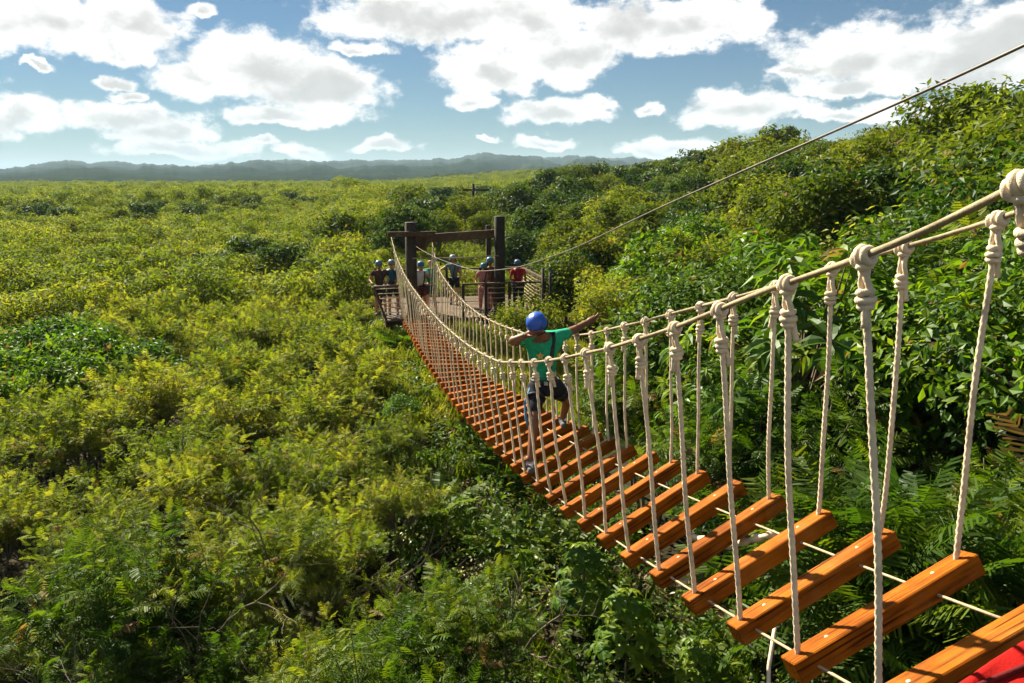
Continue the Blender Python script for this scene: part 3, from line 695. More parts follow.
single('rounded_bush', BUSHY[1], 512, 312, 23.6, 1.7, 'lower yellow-green bush beside the one at the platform corner', 'bush', nat=2.9)
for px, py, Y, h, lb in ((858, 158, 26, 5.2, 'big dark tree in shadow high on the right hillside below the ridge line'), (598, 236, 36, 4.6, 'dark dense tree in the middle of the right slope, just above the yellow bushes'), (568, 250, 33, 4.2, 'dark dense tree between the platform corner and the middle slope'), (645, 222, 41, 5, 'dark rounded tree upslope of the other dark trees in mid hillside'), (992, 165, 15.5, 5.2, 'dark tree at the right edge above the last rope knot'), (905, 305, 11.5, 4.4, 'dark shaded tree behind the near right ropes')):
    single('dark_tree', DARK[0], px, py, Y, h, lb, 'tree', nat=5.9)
single('broadleaf_bush', BUSH[0], 700, 208, 31, 3.6, 'big leafy bush catching the sun in the middle of the right slope', 'bush', nat=2.9)

WG = 'bright broad-leaved plant with drooping leaves just behind the right hand rope'
for px, py, Y, h in ((668, 292, 13.5, 3.4), (742, 318, 10.4, 3.2), (640, 345, 14.5, 2.8), (795, 300, 11.8, 3.8), (690, 262, 17., 3.6)):
    p = at_y(px, py, Y); plant('broadleaf_plant', r1.choice(WHORL), p.x, p.y, p.z - h, h / 4.9, WG, 'plant', 'broad-leaved plants behind the right hand rope')
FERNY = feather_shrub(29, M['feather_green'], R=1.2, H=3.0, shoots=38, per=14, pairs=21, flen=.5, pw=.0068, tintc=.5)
for px, py, Y, lb in ((1015, 425, 4.9, 'fern-like shrub with long arching fronds at the right edge beside the nearest planks'), (905, 470, 7.2, 'fern-like shrub with long fronds in the shade behind the near right ropes')):
    p = at_y(px, py, Y); g = float(ground(p.x, p.y)); plant('fern_shrub', FERNY, p.x, p.y, g, (p.z - g) / 3., lb, 'shrub', None)
# ------------------------------------------------------------------ undergrowth under the bridge
def sprig(seed, n, leaf, aspect, h, spread, mat, tpl=BENT, tintc=.45):
    r = np.random.default_rng(seed)
    a = r.uniform(0, 6.28, n); q = r.uniform(.1, 1, n) ** .6
    P = np.stack([np.cos(a) * spread * q, np.sin(a) * spread * q, h * (1 - .6 * q * q) * r.uniform(.3, 1.1, n)], 1)
    d = np.stack([np.cos(a), np.sin(a), r.uniform(-.3, .5, n)], 1) + r.normal(0, .4, (n, 3)); nn = np.stack([np.cos(a) * .3, np.sin(a) * .3, np.ones(n)], 1) + r.normal(0, .35, (n, 3))
    L_ = leaf * r.uniform(.6, 1.3, n); V, F = place(tpl, P, d, norm(nn), L_ * aspect, L_)
    return mesh_np('sprig', V, F, mat, {'tint': np.repeat(np.clip(r.normal(tintc, .2, n), 0, 1), len(tpl[1]))})
def blades(seed, n, h, spread, mat, w=.012):
    r = np.random.default_rng(seed); a = r.uniform(0, 6.28, n); q = np.sqrt(r.uniform(0, 1, n)) * spread
    P = np.stack([np.cos(a) * q, np.sin(a) * q, np.zeros(n)], 1)
    d = np.stack([r.normal(0, .35, n), r.normal(0, .35, n), np.ones(n)], 1); nn = np.stack([np.cos(a), np.sin(a), np.full(n, .2)], 1)
    L_ = h * r.uniform(.5, 1.3, n); V, F = place(BENT, P, d, nn, np.full(n, w) * 2.2, L_)
    return mesh_np('blades', V, F, mat, {'tint': np.repeat(np.clip(r.normal(.5, .22, n), 0, 1), 4)})
def fern(seed):
    r = np.random.default_rng(seed); n = 26; a = r.uniform(0, 6.28, n)
    P = np.stack([np.cos(a) * .05, np.sin(a) * .05, np.full(n, .15)], 1); d = np.stack([np.cos(a), np.sin(a), r.uniform(.3, 1.1, n)], 1)
    V, F, T = fronds(r, P, d, np.tile([[0, 0, 1.]], (n, 1)) + d * .01, r.uniform(.5, .9, n), 14, .012, .26, tint=np.clip(r.normal(.5, .2, n), 0, 1))
    return mesh_np('fern', V, F, M['feather_green'], {'tint': T})
UG = [sprig(201, 70, .12, .5, .6, .42, M['broad']), sprig(202, 90, .08, .6, .5, .42, M['olive_tree'], KITE), sprig(203, 60, .15, .42, .8, .4, M['feather_green'], BENT), sprig(204, 80, .09, .45, .35, .5, M['dry'], KITE), fern(205), blades(206, 60, .5, .3, M['feather_green'], .006), sprig(207, 80, .1, .55, .5, .4, M['broad_yellow'])]
ug = scatter_pts(lambda x, y: -2.1 < frame(x, y)[0] < 2.4 and -1.5 < frame(x, y)[1] < 26 and in_view(x, y, 2.5), .4, -8, 6, 1., 30, 41)
ug = [p for p in ug if not (frame(*p)[0] > -.2 and 15.5 < frame(*p)[1])]
mass('undergrowth', 'tangled low leafy undergrowth on the ground beneath the bridge', UG, zpts(ug, -.05), list(r0.uniform(.45, 1.15, len(ug))), 4)
gp = scatter_pts(lambda x, y: -1.6 < frame(x, y)[0] < 6.2 and 14.5 < frame(x, y)[1] < 24.5, .24, -8, 6, 14, 31, 42)
mass('grass', 'short sunlit yellow-green grass on the knoll in front of the platform', [blades(210, 70, .24, .22, M['grass'], .008), blades(211, 60, .32, .22, M['grass'], .008)], zpts(gp, -.01), list(r0.uniform(.7, 1.3, len(gp))), 5)

def palmate(seed, n=26, h=1.5):
    """stalked plant with lobed hand-shaped leaves"""
    r = np.random.default_rng(seed); st = MB(); P, D, Nn, L_, Ti = [], [], [], [], []
    st.tube([(0, 0, -.2), (.03, .02, h * .5), (0, .03, h)], [.022, .018, .012], 6)
    for k in range(n):
        a = k * 2.4; z = h * (.35 + .68 * k / n); ln = .42 * (1.15 - .6 * k / n); e = np.array([math.cos(a) * ln, math.sin(a) * ln, z + .1])
        st.tube([(0, 0, z - .1), (e[0] * .5, e[1] * .5, z + .05), tuple(e)], [.007, .006, .005], 4, cap=False)
        up = norm(np.array([math.cos(a) * .35, math.sin(a) * .35, 1.])); x = norm(np.cross(up, [math.cos(a), math.sin(a), 0])); f = np.cross(x, up); ti = np.clip(r.normal(.6, .18), 0, 1)
        for lb in np.linspace(-2.2, 2.2, 7):
            d = f * math.cos(lb) * -1 + x * math.sin(lb); P.append(e); D.append(d - up * .15); Nn.append(up); L_.append(.26 * r.uniform(.85, 1.15) * (1 - .12 * abs(lb) / 2.2)); Ti.append(ti)
    L_ = np.array(L_); V, F = place(BENT, np.array(P), np.array(D), np.array(Nn), L_ * .42, L_)
    return mesh_np('crown', V, F, M['broad'], {'tint': np.repeat(np.array(Ti), 4)}), st.mesh('trunk', M['twig'])
PALM = palmate(301)
for px, py, h, s, lb in ((628, 592, 1.5, 1., 'lobed-leaf plant with hand-shaped leaves on the ground below the nearest planks'), (585, 545, 1.3, .8, 'smaller lobed-leaf plant under the middle planks, left of the bigger one'), (700, 640, 1.2, .75, 'low lobed-leaf plant at the bottom edge under the nearest planks')):
    p = at_z(px, py, -4.55 if py < 600 else -4.9); g = float(ground(p.x, p.y))
    plant('lobed_plant', PALM, p.x, p.y, g, (p.z - g) / 1.65, lb, 'plant', None)
for px, py, Y, s, lb in ((1002, 438, 6.2, 1.0, 'feathery fern-like shrub pressing close to the right end of the nearest planks'),):
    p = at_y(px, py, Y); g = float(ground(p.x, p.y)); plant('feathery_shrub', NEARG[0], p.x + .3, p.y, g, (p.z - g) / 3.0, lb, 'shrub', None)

def bare_bush(px, py, Y, h, label, seed):
    r = np.random.default_rng(seed); mb = MB(); p = at_y(px, py, Y)
    def grow(b, d, l, rd, lev):
        pts = [b]; 
        for k in range(4): d = norm(d + r.normal(0, .16, 3)); pts.append(pts[-1] + d * l / 4)
        mb.tube(pts, np.linspace(rd, rd * .55, 5), 5, cap=False)
        if lev:
            for k in range(r.integers(2, 4)): grow(pts[r.integers(2, 5)], norm(d + r.normal(0, .55, 3) + np.array([0, 0, .1])), l * .68, rd * .5, lev - 1)
    for k in range(4): grow(np.array([0, 0, 0.]), norm(np.array([r.normal(0, .5), r.normal(0, .5), 1.])), h * .5, .03, 3)
    o = mb.build('bare_shrub', M['twig']); o.location = (p.x, p.y, p.z - h); tag(o, label, 'shrub')
bare_bush(300, 415, 10.2, 3.3, 'leafless grey twiggy shrub poking out of the thicket left of the bridge', 5)
bare_bush(216, 505, 8.2, 3.4, 'bare thin-branched shrub standing low in the thicket, nearer than the other leafless one', 8)
bare_bush(505, 560, 8.4, 1.6, 'dry brown twigs in the undergrowth just left of the bridge', 12)

# ------------------------------------------------------------------ the rope bridge
def interp(tab, i):
    xs = [t[0] for t in tab]; return float(np.interp(i, xs, [t[1] for t in tab]))
LZ = [(-7, 1.45), (-5, .85), (-4, .55), (-3, .2), (-2, -.06), (-1, -.29), (0, -.44), (1, -.64), (2, -.84), (3, -1.01), (4, -1.19), (5, -1.34), (6, -1.5), (7, -1.65), (8, -1.79), (9, -1.92), (10, -2.04), (11, -2.17), (12, -2.25), (13, -2.32), (15, -2.45), (17.4, -2.56), (21, -2.7), (25, -2.79), (28.5, -2.83), (32, -2.83), (36, -2.74), (40, -2.5), (42, -2.28), (44, -1.95)]
RZ = [(-7, 1.5), (-5, .95), (-3, .42), (-2, .2), (-1, 0.), (0, -.2), (1, -.36), (2, -.52), (3, -.7), (4, -.86), (5, -1.01), (6, -1.16), (7, -1.32), (8, -1.46), (9, -1.61), (10, -1.76), (13, -2.12), (16, -2.4), (20, -2.66), (24, -2.86), (28, -2.95), (32, -2.95), (36, -2.84), (40, -2.56), (42, -2.32), (44, -1.9)]
LLAT = [(-7, -.5), (-3, -.58), (-1, -.6), (0, -.57), (13, -.57), (30, -.56), (44, -.66)]; RLAT = [(-7, .45), (0, .43), (4, .36), (10, .36), (20, .42), (30, .48), (38, .5), (44, .68)]
def smooth_tab(tab):
    xs = np.arange(-7, 44.01, .25); z = np.interp(xs, [t[0] for t in tab], [t[1] for t in tab])
    for _ in range(6): z[1:-1] = (z[:-2] + z[1:-1] * 2 + z[2:]) / 4
    return list(zip(xs, z))
LZ, RZ = smooth_tab(LZ), smooth_tab(RZ)
def rail_pt(side, i):
    p = station(i) + Uv * interp(LLAT if side < 0 else RLAT, i); return Vector((p.x, p.y, interp(LZ if side < 0 else RZ, i)))
bridge = empty('rope_bridge', deck_c(-2), 0, 'long sagging rope bridge of orange wooden planks hung from knotted ropes', 'rope bridge')
bridge_off = deck_c(-2)
bp_ = Matrix.Translation(-bridge_off)
def bpart(mb, name, mat, parent=bridge):
    mb.v = [tuple(Vector(v) - bridge_off) for v in mb.v]; return mb.build(name, mat, parent)
I0, I1 = -1, 43
PW, PH = .125, .105
tan = lambda i: (deck_c(i + .5) - deck_c(i - .5)).normalized()
rb = random.Random(2)
for i in range(I0, I1):
    c = deck_c(i); w = deck_w(i); t = tan(i); t = (t - w * t.dot(w)).normalized(); n = w.cross(t)
    tilt = rb.uniform(-.05, .05); t2 = (t * math.cos(tilt) + n * math.sin(tilt)); n2 = w.cross(t2)
    l = W * rb.uniform(.985, 1.015)
    mb = MB().box((0, 0, 0), (l, PW, PH), None, .006 if i < 14 else 0)
    o = mb.build('plank', M['plank'], bridge)
    pos = c - t2 * (PW / 2) - n2 * (PH / 2) - bridge_off + w * rb.uniform(-.008, .008)
    o.matrix_local = Matrix(((w.x, t2.x, n2.x, pos.x), (w.y, t2.y, n2.y, pos.y), (w.z, t2.z, n2.z, pos.z), (0, 0, 0, 1)))
    if i < 12:
        for q in (-.31, .31):
            pg = MB().lathe([(0, .003), (.008, .003), (.0105, .0005), (.0105, -.01)], 10, Matrix.Translation((q, .0, PH / 2))); pg.build('peg', M['peg'], o)
# hand ropes
for side in (-1, 1):
    I = np.arange(-7, 44.01, .25); pts = [rail_pt(side, i) for i in I]
    bpart(MB().tube(pts, .0125, 8, twist=95, strands=3, depth=.12), 'hand_rope', M['cable'])
# cords threading the planks
for q in (-.4, .28):
    pts = [deck_c(i) + deck_w(i) * q + Vector((0, 0, -.07)) - tan(i) * PW / 2 for i in np.arange(I0, I1 - .9, .5)]
    bpart(MB().tube(pts, .0075, 6), 'lacing_cord', M['cord'])
def ring(c, ax, R, r, n=14, m=7, squash=1.):
    ax = Vector(ax).normalized(); a = ax.orthogonal().normalized(); b = ax.cross(a)
    return [Vector(c) + a * (R * math.cos(t)) + b * (R * squash * math.sin(t)) for t in np.arange(n) * 2 * math.pi / n], r
def hanger(i, side, foot=None):
    near = i < 9; fine = i < 4
    k = deck_w(i) * (side * W / 2 * .88); c = foot or deck_c(i) + k - tan(i) * PW / 2
    top = rail_pt(side, i + rb.uniform(-.05, .05)); L = (top - c).length; ax = (top - c).normalized()
    rr = .0135
    kd = .15 * rb.uniform(.9, 1.15)
    k2 = top - ax * kd
    bow = Vector((rb.uniform(-.025, .025), rb.uniform(-.025, .025), 0))
    n = int(L / .012) if fine else int(L / .03) if near else 8
    pts = []
    for q in np.linspace(0, 1, n + 1):
        p = (c - ax * .13) * (1 - q) + k2 * q + bow * math.sin(q * math.pi) + Vector((math.sin(q * 7 + i) * .006, math.cos(q * 5 + i) * .006, 0)) * math.sin(q * math.pi)
        pts.append(p)
    mb = MB(); mb.tube(pts, rr, 12 if fine else 8 if near else 5, twist=150, strands=3, depth=.13 if near else 0)
    # doubled strands up to the hand rope
    rt = (rail_pt(side, i + .1) - rail_pt(side, i - .1)).normalized(); sdv = rt.cross(ax).normalized()
    for s_ in (-1, 1):
        ps = [k2 + (top - k2) * q + rt * s_ * (.017 + .004 * math.sin(q * 9)) + sdv * .004 * math.cos(q * 7) for q in np.linspace(-.05, 1.0, 14 if near else 3)]
        mb.tube(ps, rr * .95, 8 if near else 5, twist=150, strands=3, depth=.12 if near else 0)
    if near:                                                       # loose tail below the lower knot
        td = (sdv * rb.choice((-1, 1)) * .5 + rt * rb.uniform(-.5, .5)).normalized()
        ps = [k2 + td * (.018 + .012 * q) - ax * (.03 + .085 * q) for q in np.linspace(0, 1, 6)]
        mb.tube(ps, [rr * .95] * 5 + [rr * 1.05], 8, twist=150, depth=.12)
    h = bpart(mb, 'hanger_rope', M['rope'])
    sc = 1.0
    kb = MB()                                                      # loops round the hand rope
    seg, tb = (18, 8) if near else (8, 5)
    for s_ in (-1.0, 0.05, 1.0):
        P_, r_ = ring(top + rt * s_ * .026 - ax * (.006 if abs(s_) > .5 else -.002), (rt + sdv * .12 * s_), (.022 * rb.uniform(.88, 1.12) * (1.08 if abs(s_) < .5 else 1)), .0145, seg)
        kb.tube(P_, r_, tb, twist=150, depth=.1 if near else 0, closed=True)
    P_, r_ = ring(top - ax * .037, ax, .023, .013, seg, squash=.8); kb.tube(P_, r_, tb, closed=True)
    bpart(kb, 'knot', M['rope'], h)
    kb = MB()                                                      # wrapped collar
    for q, R_ in ((.016, .026), (-.012, .029), (-.036, .024)):
        P_, r_ = ring(k2 + ax * q, ax + rt * .15 * rb.uniform(-1, 1), R_ * rb.uniform(.82, 1.02), .0138, seg, squash=.85); kb.tube(P_, r_, tb, twist=150, depth=.1 if near else 0, closed=True)
    bpart(kb, 'knot', M['rope'], h)
for i in range(I0, I1):
    for side in (-1, 1): hanger(i, side)
hanger(-2.17, -1, at_y(1100, 700, 2.35))
# a knotted rope hanging slack below the near planks
p0 = deck_c(2.4) + deck_w(2) * .33 + Vector((0, 0, -.12)); p1 = deck_c(3.7) + deck_w(3) * .05 + Vector((0, 0, -.16)); p2 = deck_c(1.0) - deck_w(1) * .2 + Vector((0, 0, -.45)); p3 = p2 + Vector((-.15, -.3, -.6))
kn = MB(); path = [p0, (p0 + p1) / 2 + Vector((0, 0, -.08)), p1]
for a, b in zip(path[:-1], path[1:]): kn.tube([a + (b - a) * q for q in np.linspace(0, 1, 12)], [.024 + .008 * math.sin(k * 1.9) for k in range(12)], 8, twist=90, depth=.15)
bpart(kn, 'slack_rope', M['rope'])
kn = MB(); kn.tube([p2 + Vector((.1, .2, .25)), p2, (p2 + p3) / 2 + Vector((.04, 0, 0)), p3], .011, 6); bpart(kn, 'slack_rope', M['rope'])

# overhead safety line, post to post above the planks
sl_tab = [(-8, 1.55), (-4, .88), (-1, .445), (2.4, .06), (5.8, -.33), (8.8, -.72), (13.9, -1.24), (20, -1.68), (29.7, -2.0), (36, -2.13), (41, -2.2), (43.4, -2.16)]
xs = np.linspace(-8, 43.4, 120); zz = np.interp(xs, [t[0] for t in sl_tab], [t[1] for t in sl_tab])
for _ in range(14): zz[1:-1] = (zz[:-2] + 2 * zz[1:-1] + zz[2:]) / 4
pts = [Vector((station(i).x, station(i).y, z)) for i, z in zip(xs, zz)]
tag(MB().tube(pts, .0065, 8, twist=120, depth=.1).build('safety_cable', M['wire']), 'taut dark steel cable running overhead along the bridge to the far post', 'cable')

# ------------------------------------------------------------------ far platform
DZ = -4.55; PA = Vector((-4.06, 25.15, DZ))
def pf(a, b, z=0): return PA + Uv * a + Vv * b + Vector((0, 0, z))
AX = (Uv, Vv, Vector((0, 0, 1)))
plat = empty('wooden_platform', pf(2.6, 2.5, -.2), 0, 'wooden zipline platform with tall dark gate posts at the far end of the bridge', 'platform')
po = pf(2.6, 2.5, -.2)
def ppart(mb, name, mat, parent=plat):
    mb.v = [tuple(Vector(v) - po) for v in mb.v]; return mb.build(name, mat, parent)
PLW, PLD = 5.35, 4.6
d = MB()
for k in range(33): d.box(pf(PLW / 2, .07 + k * .14, -.02), (PLW + rb.uniform(-.03, .03), .13, .04), AX)
ppart(d, 'deck', M['deck'])
d = MB()
for b in (.08, 1.6, 3.1, 4.5): d.box(pf(PLW / 2, b, -.14), (PLW - .05, .08, .19), AX)
d.box(pf(.06, PLD / 2, -.145), (.06, PLD - .1, .18), AX); d.box(pf(PLW - .06, PLD / 2, -.145), (.06, PLD - .1, .18), AX)
ppart(d, 'joists', M['post'])
for a, b in ((.25, .3), (2.3, .3), (5.1, .3), (.25, 4.3), (5.1, 4.3)):
    ppart(MB().tube([pf(a, b, -.05), pf(a, b, -3.2)], .11, 10), 'support_leg', M['post'])
def mast(a, b, top): return MB().tube([pf(a, b, -3.), pf(a, b, 1), pf(a, b, top - .01), pf(a, b, top)], [.185, .185, .175, .16], 14)
ppart(mast(.92, .38, 3.08), 'gate_post', M['post']); ppart(mast(3.82, .38, 3.24), 'gate_post', M['post'])
ppart(MB().box(pf(3.62, 1.3, 1.4), (.16, .16, 3.0), AX, .01), 'brace_post', M['post'])
bm0, bm1 = pf(1.05, .62, 2.52), pf(3.75, .62, 2.66); bx = (bm1 - bm0).normalized()
ppart(MB().box((bm0 + bm1) / 2, ((bm1 - bm0).length, .14, .27), (bx, Vv, bx.cross(Vv)), .012), 'cross_beam', M['beam'])
ppart(MB().box(pf(.93, .14, 2.72), (1.5, .12, .16), AX, .012), 'rope_arm', M['beam'])
ppart(MB().box(pf(1.2, .55, 2.36), (.5, .1, .42), AX, .01), 'rope_arm', M['beam'])
ppart(MB().tube([pf(.95, .2, 1.95), pf(2.4, .5, 1.9), pf(3.75, .2, 1.97)], .018, 6), 'tie_rope', M['cable'])
# railings: posts, top rails and rope lines
def railing(pts, h=1.05, lines=6, slack=.01):
    for (a, b) in pts: ppart(MB().box(pf(a, b, h / 2), (.09, .09, h), AX, .008), 'rail_post', M['post'])
    for (a0, b0), (a1, b1) in zip(pts[:-1], pts[1:]):
        p, q = pf(a0, b0, h + .03), pf(a1, b1, h + .03); dd = (q - p).normalized()
        ppart(MB().box((p + q) / 2, ((q - p).length + .08, .1, .055), (dd, Vector((-dd.y, dd.x, 0)), Vector((0, 0, 1)))), 'top_rail', M['beam'])
        mb = MB()
        for k in range(lines):
            z = (k + .6) / (lines + .3) * h
            mb.tube([pf(a0, b0, z), pf((a0 + a1) / 2, (b0 + b1) / 2, z - slack), pf(a1, b1, z)], .0085, 5)
        ppart(mb, 'rail_ropes', M['cord'])
railing([(2.55, .12), (3.3, .12), (4.1, .12), (5.28, .12)])
railing([(.07, 3.3), (.07, 4.5), (1.6, 4.5), (2.6, 4.5), (3.9, 4.5), (5.28, 4.5)], lines=5)
# left netting, leaning outwards
ln = MB()
la, lb_ = pf(.05, .1, 0), pf(.7, .1, 0); lt, ltb = pf(-.32, .1, 1.08), pf(.55, .1, 1.1)
ppart(MB().box((la + lt) / 2, (.08, .08, (lt - la).length), (Vv, (lt - la).normalized().cross(Vv), (lt - la).normalized()), .006), 'rail_post', M['beam'])
for k in range(7):
    q = (k + .5) / 7; ln.tube([la + (lt - la) * q, lb_ + (ltb - lb_) * q], .014, 5)
ppart(ln, 'rail_ropes', M['rope'])
ppart(MB().tube([lt, ltb], .03, 8), 'top_rail', M['beam'])
# right side netting between the two tall dark corner posts and the rail
for a, b, t in ((5.2, .0, 1.55), (5.42, -.1, 1.42)): ppart(MB().tube([pf(a, b, -2.2), pf(a, b, t)], .05, 8), 'corner_post', M['post'])
nb = MB()
for k in range(9):
    z = .1 + k * .12; nb.tube([pf(5.28, .2, z), pf(5.3, 1.6, z - .06), pf(5.28, 3.2, z + .03)], .009, 5)
for k in range(8):
    b = .3 + k * .4; nb.tube([pf(5.285, b, .05), pf(5.285, b + .1, 1.15)], .008, 5)
ppart(nb, 'side_net', M['cord'])
ppart(MB().box(pf(5.28, 1.7, 1.18), (.1, 3.2, .06), AX), 'top_rail', M['beam'])
# small black marker stakes in the grass
for k, (px, py) in enumerate(((489, 352), (548, 372))):
    p = at_z(px, py, float(-5.2)); st = MB().tube([(0, 0, -.3), (0, 0, .55), (0, 0, .6)], [.03, .03, .015], 8).build('marker_stake', M['post'])
    st.location = (p.x, p.y, float(ground(p.x, p.y))); tag(st, ('thin dark stake standing in the sunlit grass before the platform', 'thin dark stake near the hand rope behind the dabbing person')[k], 'stake')
# far pole with a crossbar
p = at_y(473, 184, 70); pole = empty('utility_pole', (p.x, p.y, p.z - 6), 0, 'small dark pole with a crossbar rising above the trees behind the platform', 'pole')
MB().tube([(0, 0, 0), (0, 0, 3), (0, 0, 6)], [.16, .14, .12], 8).build('pole_shaft', M['post'], pole)
MB().box((.25, 0, 5.5), (2.3, .14, .16)).build('crossbar', M['post'], pole)
# leaning grey pipe on the slope
p = at_y(780, 292, 12.5); q = at_y(770, 352, 12.0)
tag(MB().tube([p, q], .035, 8).build('leaning_pipe', M['metal']), 'slim grey metal pipe leaning among leaves behind the right hand rope', 'pipe')

# ------------------------------------------------------------------ people
def cloth(name, c, rough=.85): return plain(name, c, rough, .15, 20, .25, 90, .1)
SKIN = {'tan': plain('skin_tan', (.36, .17, .09), .55, .1), 'brown': plain('skin_brown', (.2, .085, .045), .55, .1), 'fair': plain('skin_fair', (.5, .3, .2), .55, .1)}
SHOE = cloth('shoe_grey', (.12, .12, .13)); DARKC = cloth('dark_cloth', (.02, .022, .03)); STRAP = plain('harness_strap', (.02, .02, .025), .6)
HAIR = plain('dark_hair', (.025, .016, .01), .6)
EYE = plain('eye', (.02, .015, .012), .3)
def skin_mesh(pts, edges, sub=2, root=0):
    me = bpy.data.meshes.new('skin'); me.from_pydata([tuple(p) for p, r in pts], edges, [])
    o = bpy.data.objects.new('skin', me); COL.objects.link(o)
    md = o.modifiers.new('s', 'SKIN'); md.use_smooth_shade = True
    for k, (p, r) in enumerate(pts):
        sv = me.skin_vertices[0].data[k]; sv.radius = (r, r) if np.isscalar(r) else r; sv.use_root = (k == root)
    ss = o.modifiers.new('ss', 'SUBSURF'); ss.levels = sub; ss.render_levels = sub
    dg = bpy.context.evaluated_depsgraph_get(); ev = o.evaluated_get(dg); m2 = ev.to_mesh()
    V = [tuple(v.co) for v in m2.vertices]; F = [tuple(p.vertices) for p in m2.polygons]
    ev.to_mesh_clear(); bpy.data.objects.remove(o); bpy.data.meshes.remove(me)
    return V, F
def head_mesh(mb, c, face, up, s=1.):
    """head with nose, brow, chin and ears; face = forward"""
    f = face.normalized(); x = f.cross(up).normalized(); u = x.cross(f).normalized(); nu, nv = 20, 14; V = []
    for j in range(nv + 1):
        ph = math.pi * j / nv
        for i in range(nu):
            th = 2 * math.pi * i / nu; sx, sy, sz = math.sin(ph) * math.sin(th), math.sin(ph) * math.cos(th), math.cos(ph)
            rx, ry, rz = .075, .095, .115
            if sz < 0: rx *= 1 - .28 * (-sz) ** 1.5; ry *= 1 - .12 * (-sz)
            px, py, pz = sx * rx, sy * ry, sz * rz
            if sy > .8 and -.35 < sz < .1 and abs(sx) < .25: py += .02 * (1 - abs(sx) / .25) * (1 - abs(sz + .2) / .4)
            if sy > .55 and .0 < sz < .28 and .18 < abs(sx) < .6: py -= .008
            if sy > .7 and sz < -.62: py += .008
            V.append(c + x * px * s + f * py * s + u * pz * s)
    F = [(j * nu + i, j * nu + (i + 1) % nu, (j + 1) * nu + (i + 1) % nu, (j + 1) * nu + i) for j in range(nv) for i in range(nu)]
    mb.add(V, F, True)
    for sg in (-1, 1):
        P = [c + x * sg * .078 * s + f * (.012 * math.cos(t) - .01) * s + u * (.028 * math.sin(t) - .005) * s for t in np.linspace(0, 2 * math.pi, 9)[:-1]]
        mb.tube(P, .008 * s, 5, closed=True)
    return x, f, u
def hand(mb, wrist, d, palm_n, s=1., curl=.35):
    """palm with four fingers and a thumb"""
    d = d.normalized(); n = (palm_n - d * palm_n.dot(d)).normalized(); x = d.cross(n)
    mb.tube([wrist - d * .02 * s, wrist + d * .03 * s, wrist + d * .085 * s], [.024 * s, .034 * s, .032 * s], 8)
    for k, ln in enumerate((.068, .078, .072, .058)):
        b = wrist + d * .078 * s + x * (k - 1.5) * .019 * s; p1 = b + d * ln * .45 * s; d2 = (d + n * curl).normalized(); p2 = p1 + d2 * ln * .35 * s; d3 = (d + n * curl * 2.2).normalized(); p3 = p2 + d3 * ln * .3 * s
        mb.tube([b, p1, p2, p3], [.0095 * s, .009 * s, .008 * s, .006 * s], 6)
    b = wrist + d * .02 * s - x * .028 * s; mb.tube([b, b + (d * .6 - x * .8 + n * .3).normalized() * .035 * s, b + (d * .9 - x * .55 + n * .4).normalized() * .068 * s], [.012 * s, .01 * s, .008 * s], 6)
